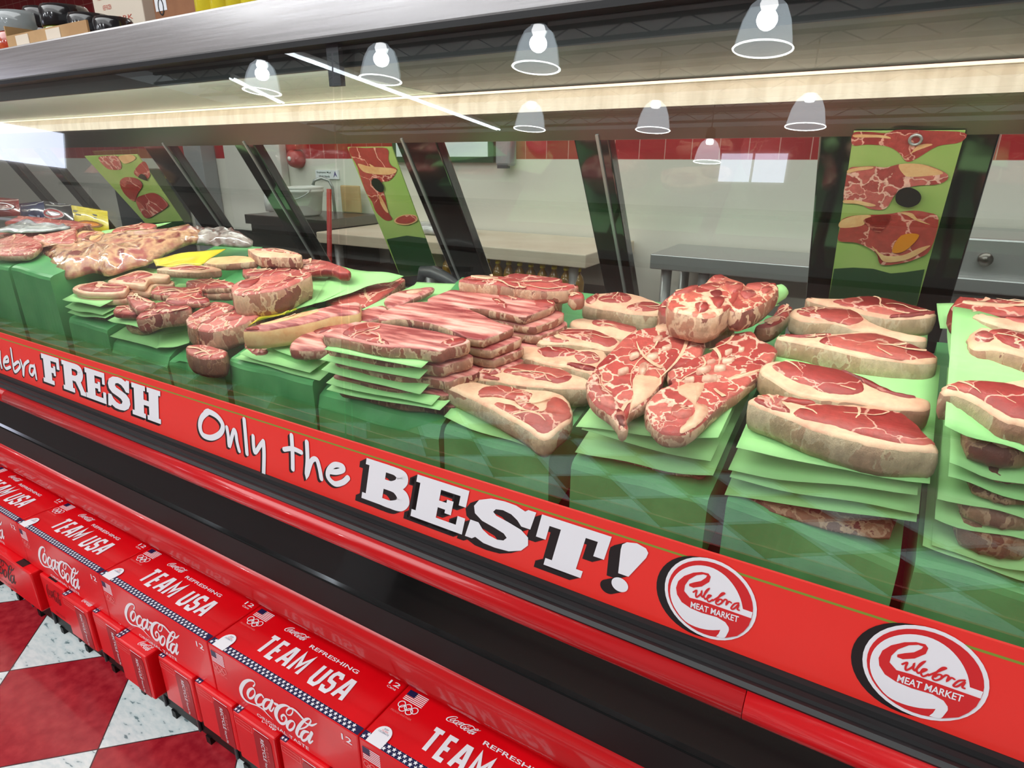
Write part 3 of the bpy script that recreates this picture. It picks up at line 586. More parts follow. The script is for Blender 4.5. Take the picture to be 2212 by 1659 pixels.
for i in range(3):
    du = .2225*i; g = Gfx(SO, SU, SV, SN); u_, v_ = cc[0]+du, cc[1]
    for k_ in range(1, 7): g.disc(u_-.0018*k_, v_-.0004*k_, rc, 'ink', 1)
    g.disc(u_, v_, rc, 'white', 2); g.disc(u_, v_, rc-.0042, 'logo_red', 3)
    g.poly([(a+du, c) for a, c in outer+tail], 'white', 4); g.poly([(a+du, c) for a, c in band_t], 'logo_red', 5)
    for st, _ in ule:
        if 1: g.stroke([(sp(p)[0]+du, sp(p)[1]) for p in c6(*st)], .0021, 'logo_red', 6)
    pa, pb = sp(c6(1070,850)[0]), sp(c6(1640,1030)[0])
    vs, fs = text_mesh('MEAT MARKET', .02, 0); xa = min(v[0] for v in vs); xb = max(v[0] for v in vs); yb = max(v[1] for v in vs)
    g.mesh([(pa[0]+du+(v[0]-xa)/(xb-xa)*(pb[0]-pa[0]), pa[1]+(pb[1]-pa[1])*(v[0]-xa)/(xb-xa)+v[1]/yb*.0085-.0035) for v in vs], fs, 'white', 7)
    o = g.mb.build('logo', ban); o['label'] = 'round red and white market logo'

# ------------------------------------------------------------------ soda cartons on the front ledge
BX, BY, BZ, BL, BH, BD = -1.8096, .5127, .3582, .400, .122, .132
c3 = crop(440, 1449, 7.9)
def fl(p):
    q = WY(p, BY); return (q.x-(BX+2*BL), q.z-BZ)
coca = [((850,262,878,222,850,172,770,158,690,205,640,310,660,420,720,500,800,548,920,592,1020,655,1100,740,1190,832), [.0036,.0026,.0040,.0058,.0085,.0098,.0090,.0060,.0036,.0030,.0042,.0030,.0004], 0),
        ((830,298,775,335,757,400,785,462,838,452,880,390,868,318), [.0050,.0068,.0070,.0056,.0044,.0036,.0040], 1), ((1020,445,985,402,922,430,895,500,922,568,990,570,1040,520), [.0050,.0044,.0066,.0074,.0066,.0046,.0030], 0),
        ((1135,495,1065,490,1022,560,1035,638,1085,636,1130,575), [.0044,.0062,.0070,.0062,.0044,.0036], 0), ((1178,505,1140,600,1132,662,1165,682,1208,620), [.0068,.0066,.0054,.0034,.0022], 0), ((1218,558,1268,578), [.0064,.0064], 0),
        ((1340,822,1332,772,1380,752,1420,822,1388,890,1318,888,1252,800,1240,700,1290,612,1390,582,1480,622,1528,682,1490,748,1432,738,1420,680,1482,632,1582,682,1700,812), [.0046,.0040,.0050,.0050,.0050,.0072,.0098,.0098,.0080,.0052,.0036,.0028,.0028,.0024,.0030,.0044,.0060,.0056], 0),
        ((1490,852,1442,892,1430,960,1470,1008,1528,982,1560,910,1536,860), [.0050,.0068,.0070,.0056,.0044,.0036,.0040], 1), ((1600,1000,1740,960,1832,862,1800,812,1722,842,1632,950,1592,1060,1630,1122,1682,1092), [.0028,.0030,.0034,.0040,.0058,.0074,.0074,.0050,.0030], 0),
        ((1742,884,1842,926,1938,893), [.0040,.0048,.0014], 0), ((1792,1042,1722,1032,1672,1100,1690,1178,1750,1170,1800,1102), [.0044,.0062,.0070,.0062,.0044,.0036], 0), ((1852,1052,1802,1170,1812,1228,1868,1190), [.0068,.0066,.0044,.0024], 0)]
coca = [([fl(p) for p in c3(*c_)], wd, cl) for c_, wd, cl in coca]
def coca_draw(g, k, l, sx=1, sz=1, ox=0, oz=0, ws=1):
    for pts, wd, cl in coca: g.stroke([(u*sx+ox, v*sz+oz) for u, v in pts], [w_*ws*abs(sx) for w_ in wd], k, l, closed=bool(cl))
def star(g, u, v, r, k, l): g.poly([(u+(r if i % 2 == 0 else r*.45)*sin(pi*i/5), v+(r if i % 2 == 0 else r*.45)*cos(pi*i/5)) for i in range(10)], k, l)
def flag(g, u0, v0, u1, v1, l):
    h = (v1-v0)/13
    for i in range(13):
        if i % 2 == 0: g.rect(u0, v0+i*h, u1, v0+(i+1)*h, 'white', l)
    g.rect(u0, v0+6*h, u0+(u1-u0)*.42, v1, 'navy', l+.4)
def rings(g, u0, v0, s, k, l):
    for i, (a, c) in enumerate(((0, 1), (1, 0), (2, 1), (3, 0), (4, 1))):
        n = 20; r = s
        g.stroke([(u0+a*s*1.12+r*cos(2*pi*j/n), v0+c*s*.95+r*sin(2*pi*j/n)) for j in range(n)], s*.26, k, l+.1*i, closed=True, curve=False)
team = dict(T=[[(0,1),(1,1)],[(.5,1),(.5,0)]], E=[[(1,1),(0.1,1),(0.1,0),(1,0)],[(.1,.5),(.85,.5)]], A=[[(0,0),(.34,1),(.66,1),(1,0)],[(.2,.33),(.8,.33)]], M=[[(0,0),(0,1),(.5,.35),(1,1),(1,0)]],
            U=[[(0,1),(0,.18),(.2,0),(.8,0),(1,.18),(1,1)]], S=[[(1,.80),(1,.84),(.82,1),(.18,1),(0,.84),(0,.66),(.15,.52),(.85,.48),(1,.34),(1,.16),(.82,0),(.18,0),(0,.16),(0,.22)]])
def carton(name, loc, label):
    t = thing(name, loc, label, 'soda carton', 'red soda cartons standing along the counter front')
    x, y, z = loc
    b = MB(); b.box((x+.001, y, z), (x+BL-.001, y+BD, z+BH-.0005), 'carton'); b.build('box', t, bevel=.003)
    # top print
    g = Gfx((x, y, z+BH), (1, 0, 0), (0, 1, 0), (0, 0, 1))
    g.rect(.002, .0005, BL-.002, .0155, 'navy', 0)
    for i in range(36):
        star(g, .008+i*.0108, .0048, .0042, 'white', 1); 
        if i < 35: star(g, .0134+i*.0108, .0114, .0042, 'white', 1)
    g.mb.build('star_band', t); g = Gfx((x, y, z+BH), (1, 0, 0), (0, 1, 0), (0, 0, 1))
    uu = .094
    for ch, wd in (('T', .029), ('E', .026), ('A', .031), ('M', .034), (' ', .018), ('U', .028), ('S', .028), ('A', .031)):
        for st in team.get(ch, []): g.stroke([(uu+.004+q[0]*(wd-.011), .0355+q[1]*.0405) for q in st], .0082, 'white', 1, curve=False, cap=False)
        uu += wd+.0015
    coca_draw(g, 'white', 1, .285, .21, .078, .1185, .8)
    g.text('REFRESHING', .180, .0925, .306, .1005, 'white', 1, bold=.012)
    g.text('12', .368, .107, .392, .116, 'white', 1, bold=.012); g.text('Cans', .370, .100, .390, .1045, 'white', 1)
    g.mb.build('lettering', t); g = Gfx((x, y, z+BH), (1, 0, 0), (0, 1, 0), (0, 0, 1))
    flag(g, .012, .095, .053, .1165, 1); rings(g, .019, .079, .0062, 'white', 1); g.text('PROUD PARTNER', .010, .066, .054, .0695, 'pale_red', 1)
    g.mb.build('flag_print', t)
    g = Gfx((x, y, z+BH), (1, 0, 0), (0, 1, 0), (0, 0, 1))
    g.poly([(.0165, .0)]+[(.0485, .0)]+[(.0325+.016*cos(pi*i/12), .0215+.0165*sin(pi*i/12)) for i in range(13)], 'white', 3)
    g.text('SIP', .028, .0305, .037, .0335, 'grey_ink', 4); g.text('CELEBRATE', .022, .0235, .043, .0265, 'grey_ink', 4); g.text('SCAN', .0265, .027, .0385, .030, 'pale_red', 4)
    g.mb.build('label_tab', t)
    # front print
    g = Gfx((x, y, z+BH), (1, 0, 0), (0, 0, 1), (0, -1, 0))
    coca_draw(g, 'white', 1)
    g.text('ORIGINAL TASTE', .126, -.1155, .268, -.1075, 'white', 1, bold=.006)
    g.text('12', .360, -.030, .384, -.0165, 'white', 1, bold=.014); g.text('Cans', .362, -.0375, .382, -.0325, 'pale_red', 1)
    g.mb.build('lettering', t); g = Gfx((x, y, z+BH), (1, 0, 0), (0, 0, 1), (0, -1, 0))
    flag(g, .008, -.041, .046, -.0145, 1); rings(g, .014, -.058, .0062, 'pale_red', 1); g.text('PROUD PARTNER', .006, -.069, .048, -.0655, 'pale_red', 1)
    g.mb.build('flag_print', t); return t
c0 = carton('soda_carton', (BX+2*BL, BY, BZ-BH), 'wide soda carton third from the right reading TEAM USA')
for i, lb in ((-1, 'wide soda carton cut by the left edge of the picture'), (0, 'wide soda carton above the black lettered cartons, second from left'), (1, 'wide soda carton third from the left, left of the middle one'), (3, 'wide soda carton at the bottom edge, rightmost in view'), (4, 'wide soda carton beyond the bottom edge of the picture')):
    if i == 4: continue
    dup(c0, ((i-2)*BL, 0, 0), lb)
c0['label'] = 'wide soda carton second from the right with its whole front showing'
# lower row, ends outwards
LZ = BZ-BH-.001; LH = .120; LW = .1250
def end_carton(x, y, label):
    t = thing('soda_carton', (x, y, LZ-LH), label, 'soda carton', 'red soda cartons in the lower row with their ends outwards')
    b = MB(); b.box((x+.0015, y, LZ-LH), (x+LW-.0015, y+.148, LZ), 'carton'); b.build('box', t, bevel=.004)
    g = Gfx((x, y, LZ), (1, 0, 0), (0, 0, 1), (0, -1, 0))
    g.poly([(.062+.05*q[0], -.118+.106*q[1]) for q in ((0, 0), (1, 0), (1, .92), (.9, 1), (.1, 1), (0, .92))], 'carton_dk', 1)
    g.text('RECYCLE', .081, -.078, .091, -.022, 'white', 2, bold=.01, rot=2); g.text('Recycle Me', .081, -.115, .090, -.082, 'white', 2, rot=2); g.text('PLEASE', .094, -.075, .1005, -.034, 'pale_red', 2, rot=2)
    g.stroke([(.008, -.009), (.058, -.009), (.058, -.024), (.008, -.024)], .0011, 'pale_red', 1, closed=True, curve=False)
    g.text('best if enjoyed by', .013, -.0185, .053, -.0135, 'pale_red', 2); g.rect(.064, -.0085, .108, -.0065, 'white', 1)
    g.mb.build('lettering', t)
    g = Gfx((x, y, LZ), (1, 0, 0), (0, 1, 0), (0, 0, 1)); g.rect(.002, .002, .018, .030, 'navy', 1)
    for i in range(2):
        for j in range(3): star(g, .006+i*.008, .006+j*.0085, .0036, 'white', 2)
    g.mb.build('star_tab', t); g = Gfx((x, y, LZ), (1, 0, 0), (0, 1, 0), (0, 0, 1)); coca_draw(g, 'white', 2, .2, .22, .055, .034, .9)
    g.mb.build('lettering', t); return t
e0 = None
xs = [(-1.600, .494), (-1.472, .501), (-1.344, .486), (-1.204, .503), (-1.073, .502), (-.944, .498), (-.815, .503), (-.686, .498)]
el = ['lower soda carton just right of the black lettered ones', 'lower soda carton second right of the black lettered ones', 'lower soda carton jutting out furthest from the row', 'lower soda carton just right of the one jutting out', 'lower soda carton second right of the one jutting out', 'lower soda carton third right of the one jutting out', 'lower soda carton at the bottom edge of the picture', 'lower soda carton past the bottom edge, rightmost']
for (x, y), lb in zip(xs[:7], el):
    if e0 is None: e0 = end_carton(x, y, lb); ex, ey = x, y
    else: dup(e0, (x-ex, y-ey, 0), lb)
for x, y, lb, wz in ((-2.150, .491, 'long soda carton with black script lettering on its side', .398), (-2.552, .494, 'long soda carton with black script cut by the left edge', .398), (-1.737, .505, 'soda carton end with small black script lettering', .127)):
    q_ = wz/.4
    t = thing('soda_carton', (x, y, LZ-LH), lb, 'soda carton', 'red soda cartons with black lettering')
    b = MB(); b.box((x, y, LZ-LH), (x+wz, y+.135, LZ), 'carton'); b.build('box', t, bevel=.004)
    g = Gfx((x, y, LZ), (1, 0, 0), (0, 0, 1), (0, -1, 0)); coca_draw(g, 'ink', 1, 1.1*q_, 1.0*(.5+q_/2), -.03*q_, .012-.02*(1-q_), .75); g.text('ZERO SUGAR', .12*q_, -.108, .27*q_, -.100, 'carton_dk', 1, bold=.01); g.mb.build('lettering', t)
    g = Gfx((x, y, LZ), (1, 0, 0), (0, 1, 0), (0, 0, 1)); g.rect(wz-.088, .004, wz-.048, .03, 'ink', 1); g.mb.build('top_tab', t)
# black plastic shell the cartons stand on
rk = thing('plastic_pallet', (-1.6, .53, 0), 'low black plastic display base under the soda cartons', 'display base')
b = MB(); zt_ = LZ-LH-.001
b.box((-3.4, .535, .018), (.3, .652, zt_), 'blackm'); b.box((-3.4, .512, zt_-.014), (.3, .535, zt_), 'blackm')
for i in range(28): b.box((-3.4+i*.132, .5285, .022), (-3.4+i*.132+.006, .535, zt_-.012), 'dgrey')
b.build('body', rk, bevel=.002)
for i in range(28):
    b = MB(); x = -3.38+i*.132; b.box((x, .532, 0), (x+.016, .56, .020), 'blackm'); b.build('foot', rk)

# ------------------------------------------------------------------ green paper covered trays
def tray(fl_, fr_, label, yb=1.27, low=None, soft=.012, crumple=.002, y=.775):
    a, c = WY(fl_, y), WY(fr_, y); x0, x1 = a.x, c.x
    N = 14; b = MB(); prof = []
    def top(u, yy): return a.z+(c.z-a.z)*u+SL*(yy-y)
    rows = []
    ys = [(y, deckz(y)-.112), (y, None, -soft), (y+soft*.3, None, -soft*.3), (y+soft, None, 0.0)]+[(y+soft+(yb-y-soft)*k/8, None, 0) for k in range(1, 9)]+[(yb, deckz(yb)-.112)]
    vs = []; seed = x0*7
    for r in ys:
        for i in range(N+1):
            u = i/N; x = x0+(x1-x0)*u
            z = r[1] if r[1] is not None else top(u, r[0])+r[2]
            nz = mnoise.noise(Vector((x*14+seed, r[0]*9, z*14)))*crumple
            nz2 = mnoise.noise(Vector((x*9-seed, r[0]*11, z*9+5)))*crumple
            vs.append((x, r[0]+(nz*1.6 if r[0] < y+.004 else 0), z+(nz2*1.2 if r[1] is None else 0)))
    fs = []
    M = len(ys)
    for q in range(M-1):
        for i in range(N): fs.append((q*(N+1)+i, q*(N+1)+i+1, (q+1)*(N+1)+i+1, (q+1)*(N+1)+i))
    fs.append([q*(N+1) for q in range(M)]); fs.append([q*(N+1)+N for q in range(M)][::-1])
    b.add(vs, fs, 'tray'); o = b.build('display_tray', smooth=False)
    return tag(o, label, 'display tray', 'green paper wrapped trays along the glass')
trays = [((-210, 560), (17, 578), 'tall green wrapped tray cut by the left edge'), ((24, 578), (107, 598), 'tall narrow green wrapped tray second from the left edge'), ((143, 688), (231, 711), 'green wrapped tray under the pile of rimmed pork chops'),
         ((236, 736), (358, 768), 'rounded green wrapped tray under the red beef pieces'), ((364, 775), (482, 806), 'crumpled low green wrapped tray below the thick round roasts'), ((490, 778), (676, 825), 'flat faced green wrapped tray under the rib strips'),
         ((682, 848), (946, 920), 'bulging green wrapped tray under the front brisket stack'), ((958, 925), (1186, 990), 'green wrapped tray under the frontmost fat edged steak'), ((1234, 1000), (1529, 1082), 'green wrapped tray under the blade chuck steaks'),
         ((1570, 1080), (1942, 1224), 'wide green wrapped tray under the tall strip steak stack'), ((1976, 1222), (2360, 1330), 'green wrapped tray at the right edge of the picture')]
TR = [tray(a_, c_, lb, soft=(.03 if 'bulging' in lb or 'rounded' in lb else .010), crumple=(.012 if 'crumpled' in lb else .004), yb=(1.0 if i == 4 else .93 if i < 2 else 1.15 if i == 5 else 1.27)) for i, (a_, c_, lb) in enumerate(trays)]

# ------------------------------------------------------------------ sheets of green paper
def sheet3(P00, P10, P11, P01, label, curl=.004, sag=.003, group=None, name='paper_sheet', key='paper'):
    """bilinear sheet: 00 front left, 10 front right, 11 back right, 01 back left"""
    N = 10; b = MB(); vs = []; sd = P00.x*31+P00.z*17
    for j in range(N+1):
        for i in range(N+1):
            u, v = i/N, j/N
            p = P00*(1-u)*(1-v)+P10*u*(1-v)+P11*u*v+P01*(1-u)*v
            e = max(abs(u-.5), abs(v-.5))*2
            dz = curl*(mnoise.noise(Vector((u*2.2+sd, v*2.2, sd)))*e*e) - sag*(sin(pi*u)*(1-v))
            vs.append(p+Vector((0, 0, dz)))
    b.add(vs, [(j*(N+1)+i, j*(N+1)+i+1, (j+1)*(N+1)+i+1, (j+1)*(N+1)+i) for j in range(N) for i in range(N)], key)
    return tag(b.build(name, smooth=True, solid=.0006), label, 'paper sheet', group or 'green paper sheets between the meat')
def sheet_front(fl_, fr_, label, y=.775, depth=.20, yr=None, **k):
    a, c = WY(fl_, y), WY(fr_, y if yr is None else yr)
    d = Vector((0, depth, depth*SL))
    return sheet3(a, c, c+d, a+d, label, **k), a, c
def sheet_px(pts, h, label, **k):
    hs = h if isinstance(h, (list, tuple)) else [h]*4
    return sheet3(*[W(p, q) for p, q in zip(pts, hs)], label, **k)

# ------------------------------------------------------------------ cuts of meat
def outline_world(pts, h): return [W(p, h) for p in pts]
UXD = Vector((1, 0, 0)); UYD = Vector((0, 1, SL)).normalized(); UND = UXD.cross(UYD)
def veins(b, l2, cnt, hgt, lc, sd, w3, bump, ws=1):
    rs = random.Random(int(abs(sd*1000))+lc); m = len(l2)
    for _ in range(cnt):
        i0 = rs.randrange(m); px_, py_ = l2[i0]; tx, ty = l2[(i0+m//3+rs.randrange(max(1, m//4))) % m]; f_ = rs.uniform(.35, .8); K = 7; w0 = rs.uniform(.0010, .0026)*ws; L_, Rr = [], []
        s0 = .06; dx, dy = (tx-px_)*f_, (ty-py_)*f_; ln = math.hypot(dx, dy) or 1; am = ln*rs.uniform(.05, .14); wv_ = rs.choice((1, 1, 2))
        for k_ in range(K+1):
            t_ = s0+(1-s0)*k_/K; o_ = am*sin(t_*pi*wv_)+.0012*mnoise.noise(Vector((t_*6, sd, lc))); x = px_+dx*t_-dy/ln*o_; y = py_+dy*t_+dx/ln*o_; w_ = w0*(1-t_*.85)
            L_.append(w3(x-dy/ln*w_, y+dx/ln*w_, bump(x, y)+hgt+.0007)); Rr.append(w3(x+dy/ln*w_, y-dx/ln*w_, bump(x, y)+hgt+.0007))
        b.add(L_+Rr, [(k_, K+1+k_, K+2+k_, k_+1) for k_ in range(K)], 'fat')
def slab(name, label, pts, h, th, top='fat', side='rind', leans=(), group=None, cat='meat', wob=.0015, edge=.004, bulge=.002, tilt=None, raw=None, k=4):
    """a cut of meat: smooth outline at height h over the deck, thickness th, with lean muscle areas set into its top"""
    P3 = raw if raw else outline_world(pts, h)
    c = sum(P3, Vector())/len(P3)
    q = [((p-c).dot(UXD), (p-c).dot(UYD)) for p in P3]
    ar = sum(q[i-1][0]*q[i][1]-q[i][0]*q[i-1][1] for i in range(len(q)))
    if ar < 0: q = q[::-1]
    q = smooth_loop(q, k); n = len(q); sd = c.x*23+c.y*11
    nr = []
    for i in range(n):
        a, d = q[i-1], q[(i+1) % n]; t = (d[0]-a[0], d[1]-a[1]); l = math.hypot(*t) or 1
        nr.append((t[1]/l, -t[0]/l))
    q = [(q[i][0]+nr[i][0]*wob*mnoise.noise(Vector((i*.7, sd, 0))), q[i][1]+nr[i][1]*wob*mnoise.noise(Vector((i*.7, sd, 0)))) for i in range(n)]
    def w3(u, v, z): return c+UXD*u+UYD*v+Vector((0, 0, z))
    def bump(u, v): return .0028*mnoise.noise(Vector((u*22+sd, v*22, sd)))
    rings = [(-th, -.003), (-th*.75, bulge*.6), (-th*.4, bulge), (-edge, edge*.25), (-edge*.3, -edge*.4), (0, -edge*1.1)]
    b = MB(); vs = []
    for z, off in rings:
        for i in range(n):
            u, v = q[i][0]+nr[i][0]*off, q[i][1]+nr[i][1]*off
            jz = bulge*mnoise.noise(Vector((i*.9, z*90, sd))) if z > -th*.9 else 0
            vs.append(w3(u+nr[i][0]*jz, v+nr[i][1]*jz, z+(bump(u, v) if z > -edge*1.1 else 0)))
    R = len(rings); fs = []; 
    for r in range(R-1):
        for i in range(n): fs.append((r*n+i, r*n+(i+1) % n, (r+1)*n+(i+1) % n, (r+1)*n+i))
    b.add(vs, fs[:(R-3)*n], side); base = 0
    b.f += [list(f) for f in fs[(R-3)*n:]]; mi = b.mi(top); b.m += [mi]*(2*n)
    b.f.append([(R-1)*n+i for i in range(n)]); b.m.append(mi)
    b.f.append([i for i in range(n)][::-1]); b.m.append(b.mi(side))
    lc = 0
    for pl_, key in leans:
        L3 = [onplane(p, c, DN) for p in pl_]; l2 = [((p-c).dot(UXD), (p-c).dot(UYD)) for p in L3]
        ar = sum(l2[i-1][0]*l2[i][1]-l2[i][0]*l2[i-1][1] for i in range(len(l2)))
        if ar < 0: l2 = l2[::-1]
        l2 = smooth_loop(l2, 6); m = len(l2); lc += 1
        rg = .0016 if key != 'bone' else .0005
        l2 = [(x+rg*(mnoise.noise(Vector((x*150, y*150, sd)))+.8*mnoise.noise(Vector((x*330, y*330, sd)))), y+rg*(mnoise.noise(Vector((x*150, y*150, sd+7)))+.8*mnoise.noise(Vector((x*330, y*330, sd+7))))) for x, y in l2]
        cx = sum(x for x, _ in l2)/m; cy = sum(y for _, y in l2)/m
        hgt = .0016+.0004*lc
        inn = [(x+(cx-x)*.05, y+(cy-y)*.05) for x, y in l2]
        vs = [w3(x, y, bump(x, y)-.0012) for x, y in l2]+[w3(x, y, bump(x, y)+hgt) for x, y in inn]
        b.add(vs, [(i, (i+1) % m, m+(i+1) % m, m+i) for i in range(m)]+[[m+i for i in range(m)]], key)
        if key in ('lean', 'lean_pale', 'fat_y'):
            wx = max(x for x, _ in l2)-min(x for x, _ in l2); veins(b, l2, 3 if wx > .05 else 1 if wx > .025 else 0, hgt, lc, sd, w3, bump)
    if top in ('lean', 'lean_pale', 'blade'): veins(b, q, 5, .0006, 90, sd, w3, bump, 1.6)
    o = b.build(name, smooth=True)
    return tag(o, label, cat, group)
def block(name, label, x0, x1, y0, y1, h0, h1, key='rind_dk', top='lean', group=None, wob=.004, cat='meat', rnd=.02):
    """a plain cut hidden under others: rounded rectangle between heights h0 and h1 above the deck"""
    r = min(rnd, (y1-y0)/3); y_ = [(x0+r, y0), ((x0+x1)/2, y0-.004), (x1-r, y0), (x1, y0+r), (x1, y1-r), (x1-r, y1), (x0+r, y1), (x0, y1-r), (x0, y0+r)]
    raw = [Vector((x, y, deckz(y)+h1)) for x, y in y_]
    return slab(name, label, None, h1, max(.006, h1-h0), top, key, raw=raw, group=group, wob=wob, cat=cat, k=3)
def stack(frs, tray_i, where, meat, y=.775, depth=.2, key='rind_dk', x_in=.012, yfront=.79, meat_top='rind_dk', mdepth=.17, curl=.006, yr=None, gsheet=None):
    """paper sheets seen edge-on from the front, top first, with the hidden cuts between them"""
    out = []
    for i, (a_, c_) in enumerate(frs):
        o, A, C_ = sheet_front(a_, c_, ('topmost' if i == 0 else ['second', 'third', 'fourth', 'fifth', 'sixth', 'seventh'][i-1])+' green paper sheet in the '+where, y=y+.0015*i, depth=depth, curl=curl, yr=yr)
        out.append((A, C_))
    for i in range(len(out)):
        A, C_ = out[i]
        h1 = min(A.z-deckz(A.y), C_.z-deckz(C_.y))-.002
        if i+1 < len(out): q = out[i+1]; h0 = max(q[0].z-deckz(q[0].y), q[1].z-deckz(q[1].y))+.001
        else:
            t = TR[tray_i]; h0 = (HH(trays[tray_i][0])+HH(trays[tray_i][1]))/2+.004
        if h1-h0 > .007:
            block(meat[0], ('topmost' if i == 0 else ['second', 'third', 'fourth', 'fifth', 'sixth', 'seventh'][i-1])+' '+meat[1]+' layer pressed under paper in the '+where, A.x+x_in, C_.x-x_in, yfront, yfront+mdepth, h0, h1, key, meat_top, 'layers of meat under the paper sheets')

# ---- column of fat edged rib steaks (middle)
stack([((959, 900), (1172, 976))], 7, 'stack of fat edged steaks', ('steak', 'fat edged steak'), yfront=.80, x_in=.012, key='rind')
slab('steak', 'frontmost fat edged steak with a pointed tip', cM(645,862, 720,828, 860,842, 1010,868, 1180,880, 1330,905, 1430,945, 1472,1050, 1400,1130, 1290,1205, 1160,1125, 960,1012, 780,922), HH((1175,945), .742), .034, leans=[(cM(862,905, 900,880, 990,868, 1110,885, 1200,915, 1215,925, 1190,970, 1240,1000, 1260,1020, 1200,1028, 1140,1000, 1080,960, 960,940, 880,945), 'lean'), (cM(965,990, 1080,1000, 1150,1030, 1290,1030, 1310,985, 1350,950, 1430,975, 1462,1050, 1390,1120, 1290,1180, 1160,1100), 'lean')], group='fat edged rib steaks')
slab('steak', 'second fat edged steak from the front with two muscle eyes', cE(440,1400, 520,1290, 700,1232, 1000,1228, 1300,1280, 1500,1300, 1640,1360, 1820,1420, 1835,1520, 1500,1528, 1100,1490, 700,1438, 500,1432), .052, .036, leans=[(cE(820,1350, 880,1290, 1000,1255, 1180,1265, 1400,1310, 1560,1340, 1640,1390, 1600,1450, 1450,1490, 1370,1460, 1200,1440, 1040,1400), 'lean'), (cE(490,1390, 540,1315, 690,1265, 800,1250, 790,1330, 760,1370, 640,1400, 760,1440, 560,1425), 'lean_pale')], group='fat edged rib steaks')
slab('steak', 'third fat edged steak from the front, pale squared left corner', cE(865,1110, 960,1040, 1250,1048, 1600,1060, 1990,1090, 2040,1170, 1940,1350, 1780,1330, 1600,1275, 1440,1250, 1250,1210, 1080,1165), .055, .034, leans=[(cE(1215,1095, 1290,1070, 1420,1065, 1600,1072, 1715,1110, 1640,1145, 1560,1170, 1420,1180, 1290,1160), 'lean'), (cE(1660,1150, 1760,1115, 1900,1135, 1970,1200, 1900,1250, 1740,1240), 'lean_pale'), (cE(1580,1255, 1740,1265, 1900,1310, 1900,1345, 1760,1320, 1640,1280), 'lean_dark')], group='fat edged rib steaks')
slab('steak', 'fourth fat edged steak, rounded with a ring of fat', cE(1210,900, 1280,850, 1500,808, 1900,838, 2150,925, 2215,980, 2110,1060, 1900,1040, 1600,990, 1300,990, 1225,970), .058, .036, leans=[(cE(1455,880, 1560,845, 1720,838, 1920,868, 2100,925, 2185,980, 2080,1045, 1960,1010, 1820,985, 1680,955, 1560,925), 'lean'), (cE(1235,920, 1300,865, 1440,830, 1400,880, 1440,940, 1600,975, 1330,975), 'lean_pale')], group='fat edged rib steaks')
slab('steak', 'fifth fat edged steak partly under the back one', cF(-40,610, 60,556, 250,578, 600,650, 560,720, 470,745, 300,700, 120,650), .060, .030, leans=[(cF(165,600, 260,580, 420,608, 590,650, 560,690, 450,675, 360,640, 230,640), 'lean')], group='fat edged rib steaks')
slab('steak', 'backmost fat edged steak with a thick tan edge', cF(90,395, 200,330, 400,318, 600,340, 760,390, 852,450, 800,515, 600,515, 400,480, 180,440), .062, .040, leans=[(cF(225,385, 300,345, 420,330, 540,365, 520,405, 420,420, 320,415), 'lean'), (cF(500,465, 600,425, 740,425, 830,455, 760,490, 610,492), 'lean'), (cF(110,400, 200,345, 240,345, 180,420), 'lean')], group='fat edged rib steaks')

# ---- strip steaks (right of centre)
stack([((1590, 966), (2009, 1043)), ((1573, 1014), (1982, 1068)), ((1576, 1031), (1985, 1108)), ((1565, 1069), (1980, 1126))], 9, 'strip steak stack', ('steak', 'strip steak'), yfront=.785, x_in=.02, key='rind_dk', depth=.24)
slab('steak', 'front strip steak with a broad red eye', cR(440,908, 480,876, 560,864, 700,878, 900,922, 1100,924, 1300,944, 1450,1030, 1600,1150, 1642,1215, 1560,1216, 1300,1196, 1080,1146, 850,1072, 600,972), HH((2012,968), .785), .040, leans=[(cR(715,985, 760,955, 900,938, 1100,948, 1300,972, 1420,1000, 1560,1110, 1615,1185, 1400,1182, 1150,1122, 950,1062, 760,1022), 'lean'), (cR(462,905, 500,882, 570,874, 690,895, 860,925, 780,935, 640,915, 690,985, 560,950), 'lean')], group='strip steaks')
slab('steak', 'second strip steak with an oval eye and long fat tail', cR(508,700, 560,652, 700,650, 950,688, 1100,740, 1350,832, 1560,876, 1580,940, 1400,952, 1100,905, 900,892, 700,832, 540,742), .128, .036, leans=[(cR(575,690, 640,662, 760,662, 1000,712, 1140,780, 1160,840, 1080,872, 950,868, 800,820, 680,765), 'lean'), (cR(1020,712, 1110,750, 1350,845, 1500,880, 1380,870, 1180,800), 'lean_dark')], group='strip steaks')
slab('steak', 'third strip steak, widest, with red fat edge stain', cR(612,492, 700,468, 900,478, 1170,458, 1350,488, 1550,568, 1642,625, 1560,652, 1300,632, 1000,582, 780,522), .120, .036, leans=[(cR(880,520, 980,492, 1150,475, 1340,505, 1560,588, 1625,628, 1400,640, 1170,600, 980,560), 'lean'), (cR(660,482, 800,484, 960,484, 860,500, 740,500), 'lean')], group='strip steaks')
slab('steak', 'fourth strip steak curled round its rim', cR(705,322, 760,298, 900,298, 1100,318, 1250,418, 1450,468, 1560,490, 1545,510, 1350,486, 1150,448, 1000,408, 800,385, 715,352), .118, .034, leans=[(cR(735,325, 800,308, 950,318, 1100,335, 1170,385, 1100,420, 980,400, 850,380, 760,350), 'lean')], group='strip steaks')
slab('steak', 'backmost strip steak beside the hanging meat poster', cR(800,246, 950,244, 1230,243, 1400,278, 1560,308, 1626,342, 1560,364, 1350,360, 1150,336, 950,284), .110, .034, leans=[(cR(960,272, 1080,252, 1240,250, 1420,285, 1590,335, 1500,352, 1300,348, 1120,312), 'lean'), (cR(1330,358, 1480,362, 1600,350, 1620,340, 1500,345), 'lean_dark')], group='strip steaks')
sheet_px([cR(500,840)[0], cR(1590,940)[0], cR(1600,800)[0], cR(560,800)[0]], .088, 'green paper sheet under the second strip steak', curl=.002)
